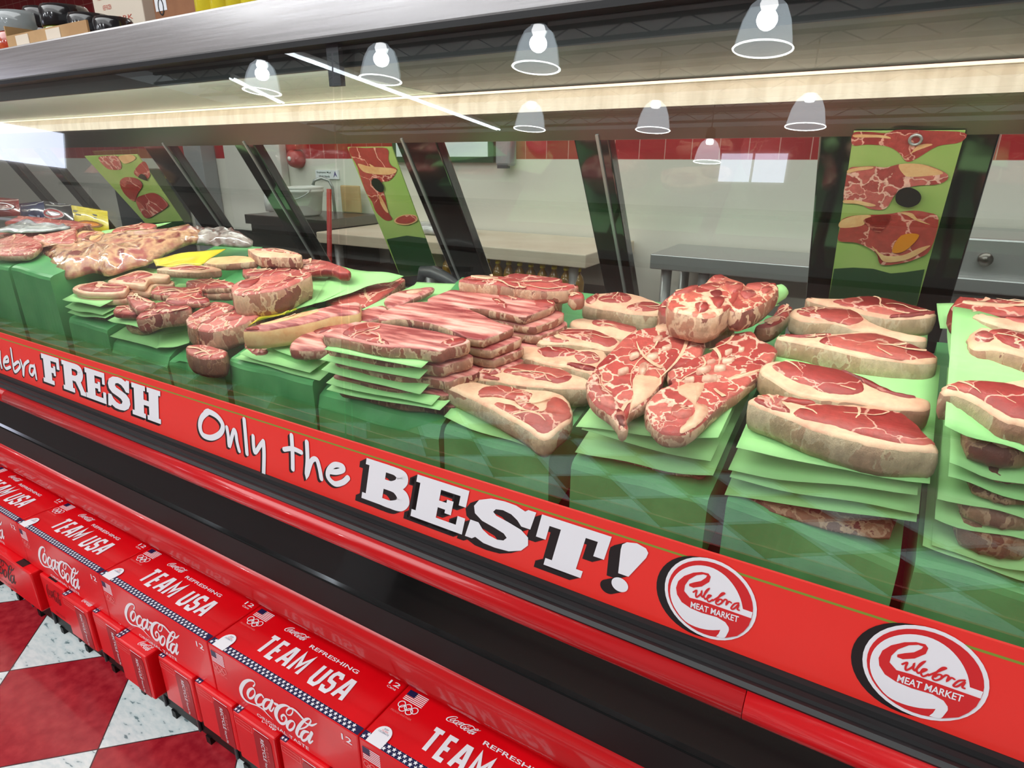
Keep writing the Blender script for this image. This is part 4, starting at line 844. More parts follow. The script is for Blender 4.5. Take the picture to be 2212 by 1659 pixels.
sheet_px([cR(600,640)[0], cR(1568,800)[0], cR(1570,660)[0], cR(640,575)[0]], .080, 'green paper sheet under the third strip steak', curl=.002)
sheet_px([cR(690,440)[0], cR(1570,560)[0], cR(1580,440)[0], cR(720,400)[0]], .078, 'green paper sheet under the fourth strip steak', curl=.002)

# ---- bone-in blade steaks
stack([((1244, 920), (1551, 947)), ((1256, 925), (1535, 996)), ((1242, 978), (1540, 1027))], 8, 'blade steak stack', ('blade_steak', 'blade steak'), yfront=.80, key='rind_red', x_in=.015, depth=.22)
hi = .112
bones = [(760,770, 830,750, 840,775, 770,800), (840,860, 920,830, 930,855, 860,880), (530,940, 600,915, 620,940, 550,975), (700,950, 780,920, 800,940, 730,975), (620,1050, 690,1020, 680,1090, 640,1110), (420,1090, 500,1065, 520,1085, 440,1115), (880,710, 940,695, 950,710, 900,725), (1040,715, 1100,700, 1110,715, 1060,730)]
bl = []
for q in bones: bl.append((cF(*q), 'bone'))
slab('blade_steak', 'left large blade steak with rows of small bones and a drooping tip', cF(560,690, 780,638, 930,620, 1150,700, 1240,760, 1230,860, 1150,940, 1000,1000, 870,1060, 820,1180, 700,1340, 560,1430, 500,1500, 500,1600, 450,1610, 400,1530, 330,1450, 180,1340, 128,1180, 200,1040, 400,820), hi, .022, top='blade', side='rind_red', leans=[(cF(575,1130, 700,1120, 830,1170, 700,1335, 560,1430, 525,1470, 560,1300), 'fat'), (cF(785,645, 930,625, 960,660, 880,690, 800,690), 'fat'), (cF(420,1440, 480,1480, 495,1580, 450,1590, 400,1500), 'lean_dark'), (cF(150,1180, 220,1060, 250,1120, 230,1200, 330,1240, 380,1330, 420,1420, 330,1420, 190,1320), 'lean_pale')]+bl, group='blade steaks')
bones2 = [(1270,990, 1330,970, 1350,985, 1290,1010), (1420,980, 1510,960, 1530,975, 1440,1000), (1440,900, 1500,875, 1510,895, 1460,920), (1570,870, 1620,860, 1620,880, 1580,890), (1060,1160, 1140,1150, 1140,1180, 1070,1190), (1170,1080, 1280,1050, 1300,1070, 1190,1110), (1340,1050, 1440,1040, 1440,1065, 1350,1080), (1230,1150, 1360,1140, 1350,1175, 1240,1180)]
slab('blade_steak', 'right large blade steak with a white fat seam through its front', cF(1540,700, 1700,690, 1770,760, 1935,850, 1800,1050, 1650,1190, 1450,1335, 1200,1560, 1060,1650, 850,1640, 740,1540, 690,1400, 800,1240, 950,1160, 910,1060, 1100,960, 1300,880, 1400,770), hi+.005, .024, top='blade', side='rind_red', leans=[(cF(1000,1215, 1120,1185, 1245,1185, 1235,1250, 1200,1330, 1170,1390, 1290,1440, 1200,1560, 1070,1645, 1010,1640, 1110,1530, 1165,1440, 1090,1345, 1010,1290), 'fat'), (cF(1490,1130, 1680,1085, 1780,1060, 1640,1120, 1480,1160), 'fat'), (cF(940,1420, 1010,1400, 1110,1440, 1120,1500, 1000,1530, 930,1490), 'lean')]+[(cF(*q), 'bone') for q in bones2], group='blade steaks')
# raised pile at the back with a knuckle bone
block('blade_steak', 'plain blade steak supporting the raised bone-in pile', -.345, -.225, 1.03, 1.12, .008, .108, 'rind_red', 'lean', 'blade steaks')
sheet_px([cF(905,615)[0], cF(1260,702)[0], cF(1960,440)[0], cF(1500,420)[0]], [.118, .118, .126, .118], 'green paper sheet curling up behind the raised bone-in pile', curl=.004)
slab('blade_steak', 'raised bone-in shank piece with a round knuckle bone in its cut end', cF(905,360, 1010,330, 1120,262, 1240,230, 1300,172, 1400,152, 1520,190, 1640,232, 1560,340, 1470,450, 1290,540, 1110,520, 930,470), .166, .044, top='blade_fat', side='rind_red', leans=[(cF(1310,180, 1400,160, 1440,200, 1330,220), 'lean'), (cF(1210,260, 1320,235, 1400,260, 1330,300, 1240,285), 'lean'), (cF(1300,320, 1390,300, 1420,340, 1340,360), 'lean_dark'), (cF(1440,230, 1540,240, 1620,250, 1540,320, 1460,290), 'lean'), (cF(1060,300, 1150,270, 1180,280, 1080,330, 940,350), 'lean'), (cF(1160,440, 1260,430, 1280,480, 1200,510), 'lean'), (cF(1320,380, 1400,370, 1440,400, 1370,460), 'lean')], group='blade steaks')
slab('blade_steak', 'raised pale bone-in piece beside the curled green paper', cF(1480,450, 1570,330, 1660,225, 1900,213, 1942,270, 1800,400, 1640,470, 1560,480), .162, .036, top='blade_fat', side='rind_red', leans=[(cF(1650,235, 1780,222, 1880,235, 1800,280, 1680,270), 'lean'), (cF(1590,330, 1690,300, 1740,340, 1640,380), 'lean_pale'), (cF(1780,290, 1860,270, 1890,290, 1820,330), 'lean')], group='blade steaks')
q = W(cF(1040, 505)[0], .142)
b = MB(); b.lathe((q.x, q.y-.006, q.z-.022), [(.0, 0), (.014, .002), (.020, .012), (.020, .030), (.014, .041), (0, .043)], 'marrow', 18); tag(b.build('knuckle_bone', smooth=True), 'brown round knuckle bone at the cut end of the raised piece', 'bone')
slab('blade_steak', 'flat red blade steak right behind the curled green paper', cF(1740,640, 1880,560, 1960,440, 2050,430, 2075,480, 2000,560, 1900,630), .085, .03, top='lean', side='rind_red', leans=[(cF(1820,590, 1900,550, 1980,560, 1900,610), 'fat')], group='blade steaks')
# curled paper roll
pts = [W(p, h_) for p, h_ in zip(cF(1690,545, 1760,480, 1860,400, 1960,320, 2010,285), (.125, .13, .132, .136, .14))]
b = MB(); b.tube(pts, [.016, .013, .012, .014, .010], 'paper', 10); tag(b.build('paper_roll', smooth=True), 'rolled edge of green paper beside the raised bone-in pile', 'paper sheet')

# ---- thin sliced brisket blocks
gs = [((700, 752), (910, 794)), ((691, 776), (905, 816)), ((694, 798), (907, 850)), ((704, 827), (932, 874)), ((705, 841), (950, 886))]
for i, (a_, c_) in enumerate(gs):
    sheet_front(a_, c_, ['topmost', 'second', 'third', 'fourth', 'lowest'][i]+' green paper sheet in the front brisket stack', y=.758, depth=.10, yr=.768, curl=.004)
hs = [.134, .100, .074, .050, .030, .004]
ylist = ['topmost', 'second', 'third', 'fourth', 'lowest']
tp = cD(110,792, 420,652, 700,640, 1300,718, 1790,828, 1812,885, 1600,935, 1470,975, 1200,945, 800,922, 340,832)
slab('brisket_slice', 'topmost slab of the front brisket stack', tp, .131, .024, top='streak', side='rind_red', edge=.0018, bulge=.0008, leans=[(cD(330,790, 450,700, 640,660, 800,690, 640,740, 760,820, 900,910, 600,860), 'lean'), (cD(1500,900, 1650,850, 1790,840, 1790,880, 1600,925), 'lean')], group='brisket slabs')
def shrink(P, dx, dy): return [p+Vector((dx, dy, dy*SL)) for p in P]
P0_ = outline_world(tp, .131)
for i in range(1, 5):
    o_ = shrink(P0_, (.004*((-1)**i)+.006*i*.6), .006+.002*((i*7) % 3)); hh_ = hs[i]
    raw = [Vector((p.x, p.y, deckz(p.y)+hh_-.001)) for p in o_]
    slab('brisket_slice', ylist[i]+' slab of the front brisket stack', None, hh_, hs[i]-hs[i+1]-.004, top='streak', side='rind_red' if i < 3 else 'rind_dk', raw=raw, group='brisket slabs', edge=.0018, bulge=.0008)
def pile(px, h, n, th, lab, dx=.006, mats=('streak', 'rind_red'), grp='brisket slabs', nm='brisket_slice', leans=()):
    P = outline_world(px, h)
    for i in range(n):
        hh_ = h-i*th; raw = [Vector((p.x+dx*i+.004*((i*5) % 3-1), p.y+.003*((i*7) % 3-1), 0)) for p in P]; raw = [Vector((p.x, p.y, deckz(p.y)+hh_)) for p in raw]
        slab(nm, (['topmost', 'second', 'third', 'fourth', 'fifth', 'sixth'][i] if n > 1 else '')+' '+lab, None, hh_, th-.0012, top=mats[0], side=mats[1], raw=raw, group=grp, edge=.0018, bulge=.0008, leans=leans if i == 0 else ())
pile(cD(812,545, 1000,432, 1300,388, 1700,440, 2000,522, 2212,636, 2400,690, 2090,815, 2020,830, 1800,790, 1520,665, 1100,592, 830,602), .112, 5, .0195, 'slab of the second brisket stack', .007)
pile(cE(-60,480, 90,410, 250,358, 500,380, 1000,430, 1430,490, 1402,560, 1160,645, 1080,662, 830,622, 550,575, 200,540), .106, 5, .0195, 'slab of the third brisket stack', .010, leans=[(cE(760,440, 900,430, 1100,465, 1000,490, 860,480), 'lean'), (cE(1180,500, 1300,490, 1420,505, 1380,560, 1240,570), 'lean'), (cE(680,480, 780,500, 860,570, 800,580), 'lean')])
slab('flank_steak', 'long red slab lying at the back over the brisket stacks', cE(290,245, 480,182, 750,190, 1300,250, 1640,290, 1695,305, 1620,330, 1500,352, 1100,342, 800,302, 560,275, 400,262), .128, .030, top='lean', side='rind_red', leans=[(cE(420,210, 620,205, 760,225, 600,240), 'fat')], group='red slabs at the back')
slab('flank_steak', 'short red end piece beside the long slab at the back', cE(1600,400, 1700,375, 1765,400, 1760,440, 1640,450), .118, .026, top='lean', side='rind_red', group='red slabs at the back')
block('flank_steak', 'dark red slab under the long one at the back', -.72, -.58, 1.08, 1.15, .004, .092, 'rind_red', 'lean', 'red slabs at the back')
sheet_px([(862, 668), (960, 640), (985, 612), (900, 610)], .058, 'green paper sheet behind the brisket stacks', curl=.002)

# ---- rib strips
stack([((517, 762), (669, 804)), ((507, 772), (690, 822))], 5, 'rib strip stack', ('rib_strip', 'rib strip'), yfront=.80, x_in=.02, mdepth=.12, key='rind_dk')
sheet_px([cC(900,1170)[0], cC(1560,1442)[0], (772, 690), cC(1700,940)[0]], [.062, .058, .058, .060], 'pointed green paper sheet under the rib strips', curl=.003)
slab('rib_strip', 'long yellowish rib strip pointing at the glass', cC(808,1055, 950,1008, 1100,950, 1500,850, 2000,740, 2170,718, 2196,800, 2150,862, 1850,892, 1600,962, 1300,1022, 1040,1058, 900,1065), .108, .042, top='streak', side='fat_y', leans=[(cC(1000,1005, 1300,920, 1700,830, 1600,880, 1250,970), 'fat_y'), (cC(840,1060, 930,1040, 1000,1055, 900,1068), 'lean')], group='rib strips')
slab('rib_strip', 'cut rib end poking out under the pointed green paper', cC(830,1215, 900,1195, 1040,1240, 1085,1310, 960,1330, 870,1290), .052, .022, top='lean', side='rind_red', group='rib strips')
slab('rib_strip', 'red marbled strip left of the front brisket stack', cC(1370,1228, 1500,1110, 1700,1040, 2000,960, 2212,900)+cD(480,530, 780,430, 860,470, 800,560, 560,640, 300,720, 110,790, 105,880)+cC(1800,1275, 1430,1290), .088, .024, top='streak', side='rind_red', leans=[(cC(1650,1080, 1760,1040, 1850,1050, 1720,1110), 'lean_dark')], group='rib strips')
slab('rib_strip', 'small bony strip on green paper behind the brisket', cD(845,345, 950,285, 1100,235, 1385,205, 1390,235, 1200,330, 1030,400, 880,440), .080, .016, top='streak', side='rind_red', leans=[(cD(1090,280, 1200,250, 1280,255, 1180,295), 'fat')], group='rib strips')
sheet_px([cD(560,490)[0], cD(1250,400)[0], cD(1590,240)[0], cD(1250,165)[0]], .056, 'green paper sheet under the small bony strip', curl=.003)

# ---- thick round roasts
e_h = HH((421, 708), .785)
slab('beef_roast', 'thick round roast on top of the short column by the glass', cC(228,1040, 250,960, 330,880, 470,790, 720,790, 950,852, 1002,872, 830,965, 700,1012, 540,1062, 380,1072), e_h, .050, top='lean_pale', side='rind_red', leans=[(cC(300,960, 420,850, 560,850, 480,920, 380,990), 'lean'), (cC(560,900, 740,860, 900,870, 760,930, 620,960), 'lean')], group='thick round roasts')
slab('beef_roast', 'thick round roast half hidden behind the top one', cC(128,930, 170,880, 240,830, 470,728, 700,772, 560,850, 300,960, 240,1030, 150,1000), e_h+.006, .052, top='lean_pale', side='rind_dk', leans=[(cC(180,900, 300,830, 460,760, 560,780, 380,860, 260,930), 'lean')], group='thick round roasts')
slab('beef_roast', 'thick brown round roast at the foot of the short column', cC(120,1280, 160,1245, 300,1235, 560,1290, 600,1350, 500,1400, 280,1390, 150,1340), .044, .046, top='lean_pale', side='rind_dk', group='thick round roasts')
slab('beef_roast', 'large thick marbled roast on the broad pale green sheet', cC(670,545, 780,470, 1030,400, 1200,330, 1500,350, 1612,388, 1500,450, 1300,545, 980,615, 720,632), .128, .056, top='lean_pale', side='rind_red', leans=[(cC(740,540, 860,470, 1000,440, 960,500, 840,560), 'lean'), (cC(1030,410, 1200,345, 1380,350, 1240,400, 1100,430), 'lean'), (cC(1000,560, 1240,500, 1440,430, 1380,470, 1180,560), 'lean')], group='thick round roasts')
sheet_px([(590, 676), (690, 652), (795, 600), (672, 590)], [.070, .070, .078, .072], 'broad pale green sheet under the large marbled roast', curl=.004)
sheet_px([(676, 655), (790, 620), (872, 597), (724, 573)], [.071, .074, .084, .080], 'green sheet with a flipped dark corner behind the large roast', curl=.008)
block('beef_roast', 'brown wrapped roast under the broad green sheet', -1.14, -1.0, 1.0, 1.14, .002, .056, 'rind_dk', 'lean', 'thick round roasts')
block('beef_roast', 'brown roast propping up the large marbled one', -1.36, -1.19, .93, 1.12, .0, .066, 'rind_dk', 'lean', 'thick round roasts')

# ---- red beef pieces and their sheets
stack([((232, 690), (300, 706)), ((236, 722), (339, 752))], 3, 'pile of red beef pieces', ('beef_piece', 'red beef'), yfront=.80, x_in=.02, mdepth=.15, key='rind_red')
sheet_px([(338, 752), (409, 741), (412, 712), (345, 722)], .012, 'green paper scrap beside the thick brown roast', curl=.003)
sheet_px([(345, 710), (400, 690), (420, 655), (350, 660)], .050, 'green paper sheet with a point below the round red piece', curl=.004)
red = [(cB(850,545, 900,520, 1050,560, 1185,622, 1100,660, 1000,695, 920,650), .100, .022, 'flat red beef piece left of the round one'), (cB(1330,570, 1500,512, 1790,552, 1795,612, 1500,625, 1350,612), .098, .016, 'narrow red beef piece with a pale rim behind the round one'),
       (cB(975,800, 1000,752, 1150,642, 1400,610, 1560,640, 1610,695, 1450,720, 1250,742, 1080,800), .090, .040, 'round domed red beef piece at the front of its pile'), (cB(1140,495, 1250,420, 1500,440, 1700,412, 1742,520, 1640,525, 1350,525), .100, .022, 'broad red beef piece with white marbling'),
       (cB(1560,372, 1800,330, 2100,372, 2095,430, 1900,440, 1700,430), .104, .020, 'ragged red beef piece behind the broad marbled one'), (cB(1740,450, 1900,425, 2080,440, 2100,500, 1900,505, 1760,500), .090, .022, 'red beef piece tucked against the large marbled roast'),
       (cB(720,670, 830,655, 990,690, 960,745, 800,745, 700,730), .078, .018, 'dark red beef piece under the flat one'), (cC(800,340, 1000,330, 1160,345, 1000,400, 860,400), .112, .02, 'orange red beef piece behind the large marbled roast')]
for px, h_, th, lb in red: slab('beef_piece', lb, px, h_, th, top='lean', side='lean_dark' if 'dark' in lb else 'rind_red', group='red beef pieces', leans=[])
# pork chops on the left
stack([((134, 645), (216, 662)), ((140, 663), (221, 679)), ((146, 676), (227, 685))], 2, 'pile of rimmed pork chops', ('pork_chop', 'pork chop'), yfront=.80, x_in=.02, mdepth=.15)
pile(cB(225,455, 290,410, 420,385, 560,370, 750,398, 885,420, 880,450, 820,505, 560,512, 350,502), HH((160,622), .80), 2, .017, 'pork chop with a white fat rim at the front of its pile', .002, ('fat', 'fat'), 'pork chops', 'pork_chop', leans=[(cB(265,460, 330,420, 500,392, 470,420, 520,455, 760,450, 860,440, 800,490, 560,498, 370,490), 'lean'), (cB(560,420, 700,405, 850,425, 700,440), 'lean')])
pile(cB(650,362, 850,290, 1050,240, 1200,270, 1370,288, 1350,332, 1150,335, 1080,420, 900,400), .108, 2, .017, 'pork chop with a white fat rim behind the front pair', .002, ('fat', 'fat'), 'pork chops', 'pork_chop', leans=[(cB(720,355, 880,300, 1040,265, 1160,300, 1000,345), 'lean'), (cB(800,370, 950,350, 1080,370, 1000,400), 'lean')])
pile(cB(1230,225, 1400,190, 1620,160, 1900,195, 2000,230, 1800,260, 1500,250), .114, 1, .02, 'striped pork chop behind the red beef pieces', 0, ('fat', 'rind'), 'pork chops', 'pork_chop', leans=[(cB(1350,230, 1600,200, 1850,220, 1600,240), 'lean')])
pile(cC(350,235, 480,195, 800,170, 980,215, 960,240, 700,265, 450,265), .122, 1, .02, 'pale fatty slice below the folded bacon slab', 0, ('fat_y', 'rind'), 'pork chops', 'pork_chop')
pile(cC(905,110, 920,90, 1300,88, 1510,150, 1480,190, 1200,190, 1010,180), .140, 1, .03, 'folded bacon slab at the back of the counter', 0, ('fat', 'rind_red'), 'pork chops', 'pork_chop', leans=[(cC(930,110, 1150,100, 1400,140, 1480,165, 1200,130), 'lean_pale')])
slab('beef_piece', 'long dark red strip under the folded bacon slab', cC(1010,245, 1200,225, 1520,215, 1830,240, 2080,350, 1960,375, 1850,330, 1500,330, 1150,320), .110, .022, top='lean', side='lean_dark', group='red beef pieces', leans=[(cC(1480,300, 1650,275, 1800,285, 1700,320, 1560,330), 'lean_pale')])

# ---- right edge column
ks = [((2041, 917), (2300, 1001)), ((2050, 1003), (2300, 1064)), ((2048, 1030), (2300, 1101)), ((2027, 1069), (2300, 1142)), ((2020, 1118), (2300, 1189)), ((2012, 1181), (2300, 1250)), ((1993, 1178), (2300, 1277))]
stack(ks, 10, 'right edge steak stack', ('steak', 'thick steak'), x_in=.022, yfront=.785, key='rind_dk', depth=.26)
slab('steak', 'thick steak at the right edge, front of its column', cK2(325,480, 345,448, 390,434, 600,440, 739,416, 900,430, 980,560, 900,660, 739,642, 640,630, 560,575, 480,527, 400,495), HH((2170,906), .785), .036, leans=[(cK2(345,470, 395,440, 600,447, 760,480, 900,520, 880,620, 739,625, 660,615, 570,560, 500,520, 420,490), 'lean')], group='right edge steaks')
slab('steak', 'steak with a torn pale end at the right edge', cK2(458,215, 475,185, 520,155, 600,165, 739,180, 900,200, 900,300, 739,300, 600,270, 490,262), .172, .040, side='rind_red', leans=[(cK2(560,180, 620,172, 739,188, 880,210, 880,280, 739,270, 640,240, 600,205), 'lean'), (cK2(480,200, 540,180, 590,215, 520,235), 'lean_pale')], group='right edge steaks')
slab('steak', 'steak with a thick orange fat edge at the right edge', cK2(486,100, 520,90, 600,104, 739,112, 900,120, 900,160, 739,160, 600,140), .168, .034, leans=[(cK2(640,112, 739,118, 880,126, 880,150, 739,140, 680,128), 'lean')], group='right edge steaks')
slab('steak', 'dark red backmost steak at the right edge', cK2(374,62, 395,10, 440,4, 600,18, 739,28, 900,36, 900,76, 739,84, 560,80, 430,90), .165, .034, top='lean', side='lean_dark', leans=[(cK2(420,35, 560,38, 700,52, 600,56, 470,48), 'fat')], group='right edge steaks')
sheet_px([cK2(380,440)[0], cK2(739,412)[0], cK2(760,400)[0], cK2(420,322)[0]], .128, 'pale green sheet behind the thick steak at the right edge', curl=.004)
sheet_px([cK2(360,340)[0], cK2(700,340)[0], cK2(700,160)[0], cK2(345,165)[0]], [.12, .12, .125, .125], 'pale green sheet with a flipped left edge at the right', curl=.008)
sheet_px([cK2(310,165)[0], cK2(600,160)[0], cK2(600,50)[0], cK2(292,38)[0]], .12, 'backmost pale green sheet at the right edge', curl=.004)
for i, (y0_, h_) in enumerate(((.98, .118), (1.08, .115))):
    block('steak', ['hidden steak layer under the pale sheets at the right edge', 'rearmost hidden steak layer at the right edge'][i], .10, .235, y0_, y0_+.10, .0, h_, 'rind_dk', 'lean', 'right edge steaks')

# ---- wrapped packs on the left
def blob(name, label, px, h0, hgt, key, cat='meat', group=None, rough=.010, k=4, lift=.35, solidk=None):
    P3 = outline_world(px, h0); c = sum(P3, Vector())/len(P3); q = smooth_loop([((p-c).x, (p-c).y) for p in P3], k); n = len(q); sd = c.x*9
    b = MB(); vs = []; R = [(1.0, 0), (1.02, lift), (.93, .75), (.75, .93), (.5, 1.0), (.25, 1.02)]
    for s_, t in R:
        for i in range(n):
            x, y = q[i][0]*s_, q[i][1]*s_; z = deckz(c.y+y)+h0+hgt*t
            nz = mnoise.noise(Vector((x*26+sd, y*26, t*3)))+.5*mnoise.noise(Vector((x*60+sd, y*60, t*5)))
            vs.append((c.x+x, c.y+y, z+rough*nz*(t > 0)))
    m = len(R); vs.append((c.x, c.y, deckz(c.y)+h0+hgt*1.02)); fs = [(r*n+i, r*n+(i+1) % n, (r+1)*n+(i+1) % n, (r+1)*n+i) for r in range(m-1) for i in range(n)]
    fs += [((m-1)*n+i, (m-1)*n+(i+1) % n, m*n) for i in range(n)]+[list(range(n))[::-1]]
    b.add(vs, fs, key); return tag(b.build(name, smooth=True), label, cat, group)
blob('wrapped_ribs', 'long film wrapped pack of fatty meat lying across the left trays', cA(180,860, 300,800, 500,800, 640,940, 820,1020, 1110,940, 1300,980, 1560,900, 1800,830, 1990,720, 2212,620, 2400,560, 2300,520, 1800,560, 1300,620, 900,680, 480,720, 250,740), .112, .045, 'wrap', group='wrapped packs', rough=.016)
blob('wrapped_ribs', 'dark film wrapped pack showing below the fatty one', cA(640,1020, 900,1040, 1120,1010, 1320,1000, 1640,930, 1780,860, 1700,840, 1200,900, 800,960), .055, .045, 'film', group='wrapped packs', rough=.012)
blob('wrapped_ribs', 'clear grey film bundle standing at the back left', cA(2120,560, 2300,600, 2600,620, 2950,640, 3010,590, 2800,520, 2500,480, 2250,500), .105, .03, 'film', group='wrapped packs', rough=.016)
slab('pork_loin', 'pale pink loin slices on green paper at the left edge', cA(-120,700, -100,560, 0,530, 200,470, 300,480, 470,560, 480,610, 350,700, 140,720, 0,715), .170, .02, top='lean_pale', side='rind', leans=[(cA(-60,640, 60,590, 250,590, 400,600, 300,680, 60,690), 'lean_pale')], group='pork loin')
sheet_px([cA(20,730)[0], cA(360,705)[0], cA(890,575)[0], cA(330,520)[0]], .145, 'green paper sheet under the pale pink loin', curl=.006)
slab('pork_loin', 'pink loin piece behind the pale slices at the left', cA(400,500, 560,470, 880,410, 900,450, 880,560, 600,570, 480,540), .168, .02, top='lean_pale', side='fat', group='pork loin')
block('pork_loin', 'loin block under the pale pink slices', -2.75, -2.42, .95, 1.07, .0, .135, 'rind_dk', 'lean', 'pork loin')
block('pork_loin', 'loin block behind, holding up the bagged packs', -3.1, -2.55, 1.13, 1.20, .0, .085, 'rind_dk', 'lean', 'pork loin')
def pack(name, label, px4, h, th, key, parts=()):
    t = thing(name, W(px4[0], h), label, 'meat pack', None)
    P = [W(p, h) for p in px4]
    b = MB(); n = 4; d = Vector((0, 0, -th))
    N = 6; vs = []
    for j in range(N+1):
        for i in range(N+1):
            u, v = i/N, j/N; p = P[0]*(1-u)*(1-v)+P[1]*u*(1-v)+P[2]*u*v+P[3]*(1-u)*v
            e = sin(pi*u)**.4*sin(pi*v)**.4 if 0 < u < 1 and 0 < v < 1 else 0
            vs.append(p+d*.5*(1-e)+Vector((0, 0, .004*mnoise.noise(Vector((u*5, v*5, p.x))))))
    m = len(vs); vs += [P[0]*(1-i/N)*(1-j/N)+P[1]*(i/N)*(1-j/N)+P[2]*(i/N)*(j/N)+P[3]*(1-i/N)*(j/N)+d*(.5+.5*((sin(pi*i/N)*sin(pi*j/N)) > 0)) for j in range(N+1) for i in range(N+1)]
    fs = [(j*(N+1)+i, j*(N+1)+i+1, (j+1)*(N+1)+i+1, (j+1)*(N+1)+i) for j in range(N) for i in range(N)]
    fs += [tuple(m+k_ for k_ in f[::-1]) for f in fs]; b.add(vs, fs, key); b.build('wrapper', t, True)
    for nm, uvs, kk, off in parts:
        b = MB(); f = lambda u, v: P[0]*(1-u)*(1-v)+P[1]*u*(1-v)+P[2]*u*v+P[3]*(1-u)*v+Vector((0, -.0015, .003+off))
        b.poly([f(*q_) for q_ in uvs], kk); b.build(nm, t)
    return t
# upright packs standing at the back left (their fronts face the glass)
def upright(name, label, tl, tr, br_, bl_, y, key, parts=(), lean=.25, th=.03):
    q = [WY(bl_, y), WY(br_, y), WY(tr, y+.03), WY(tl, y+.03)]
    t = thing(name, q[0], label, 'meat pack', 'bagged packs at the back left')
    n = (q[1]-q[0]).cross(q[3]-q[0]).normalized(); N = 8; vs = []
    for sgn in (-1, 1):
        for j in range(N+1):
            for i in range(N+1):
                u, v = i/N, j/N; p = q[0]*(1-u)*(1-v)+q[1]*u*(1-v)+q[2]*u*v+q[3]*(1-u)*v
                e = (max(0, sin(pi*u))*max(0, sin(pi*v)))**.4; vs.append(p+n*(sgn*th/2*e+.003*mnoise.noise(Vector((u*6, v*6, q[0].x)))*e))
    m = (N+1)**2; fs = [(j*(N+1)+i, j*(N+1)+i+1, (j+1)*(N+1)+i+1, (j+1)*(N+1)+i) for j in range(N) for i in range(N)]
    s_ = 1 if n.y < 0 else -1
    b = MB(); b.add(vs, fs+[tuple(m+k_ for k_ in f[::-1]) for f in fs], key); b.build('wrapper', t, True)
    for nm, strokes in parts:
        g = MB()
        for uvs, kk in strokes:
            vv = []
            for u, v in uvs:
                e = (max(0, sin(pi*u))*max(0, sin(pi*v)))**.4; p = q[0]*(1-u)*(1-v)+q[1]*u*(1-v)+q[2]*u*v+q[3]*(1-u)*v; vv.append(p+n*((1 if n.y < 0 else -1)*(th/2*e+.002)))
            g.poly(vv, kk)
        g.build(nm, t)
    return t
def ell(cx, cy, rx, ry, n=20): return [(cx+rx*cos(2*pi*i/n), cy+ry*sin(2*pi*i/n)) for i in range(n)]
upright('sausage_pack', 'red bagged sausage pack at the left edge', (-30, 424), (40, 430), (44, 466), (-30, 470), 1.20, 'redpack', [('label', [(ell(.6, .5, .34, .2), 'white'), (ell(.6, .5, .30, .15), 'redpack')])])
upright('sausage_pack', 'blue sausage pack with a pale stripe', (38, 440), (96, 434), (98, 480), (48, 482), 1.20, 'bluebag', [('label', [([(.1, .2), (.9, .2), (.9, .3), (.1, .3)], 'grey_ink')])])
upright('sausage_pack', 'black sausage pack with an oval white emblem', (94, 434), (153, 442), (160, 486), (98, 484), 1.20, 'blackbag', [('label', [(ell(.45, .45, .40, .24), 'whitefilm'), (ell(.45, .45, .37, .2), 'carton_dk'), (ell(.45, .45, .28, .10), 'whitefilm')])])
upright('sausage_pack', 'yellow sausage pack with dark print and a sausage picture', (153, 443), (232, 456), (236, 500), (166, 500), 1.195, 'yellow', [('label', [([(.12, .82), (.8, .74), (.8, .66), (.12, .74)], 'ink'), ([(.2, .68), (.8, .60), (.8, .55), (.2, .62)], 'ink'), (ell(.55, .28, .36, .15), 'yprint'), (ell(.55, .28, .28, .09), 'orange')])])
blob('film_bag', 'crumpled white film bag at the left edge behind the loin', cA(-60,440, 120,460, 420,460, 780,430, 800,400, 500,370, 280,330, 120,400), .150, .012, 'whitefilm', cat='bag', rough=.010)
sheet_px([cA(1090,570)[0], cA(1380,470)[0], cA(2050,330)[0], cA(1230,420)[0]], [.135, .135, .15, .14], 'green paper sheet holding the flat sausages at the left back', curl=.012)
sheet_px([cA(1380,500)[0], cA(2000,450)[0], cA(2150,420)[0], cA(1500,440)[0]], [.125, .125, .135, .13], 'second green paper sheet below the flat sausages', curl=.012)
slab('sausage', 'flat red sausage on green paper at the left back', cA(1340,420, 1500,370, 1700,340, 1850,345, 1830,380, 1600,410, 1400,430), .158, .014, top='lean', side='rind_red', cat='sausage')
slab('sausage', 'orange sliced sausage beside the yellow pack', cA(880,500, 1000,430, 1180,430, 1240,450, 1150,510, 980,580, 900,570), .158, .016, top='fat_y', side='rind_red', cat='sausage', leans=[(cA(930,500, 1040,450, 1180,450, 1060,500, 960,550), 'lean_pale')])
def label_sheet(pts, h, label):
    P = [W(p, h) for p in pts]
    return sheet3(*P, label, curl=.012, sag=0, name='label_sheet', key='yellow', group='yellow printed labels')
label_sheet([cA(1880,880)[0], cA(2380,800)[0], cA(2700,650)[0], cA(1830,780)[0]], .165, 'yellow printed label film over the fatty wrapped pack')
label_sheet([cA(900,600)[0], cA(1300,600)[0], cA(1560,540)[0], cA(1050,570)[0]], .138, 'yellow film strip below the orange sliced sausage')
label_sheet([cC(860,1000)[0], cC(1300,880)[0], cC(1450,820)[0], cC(900,920)[0]], .070, 'yellow printed label film between the round roast and the rib strip')

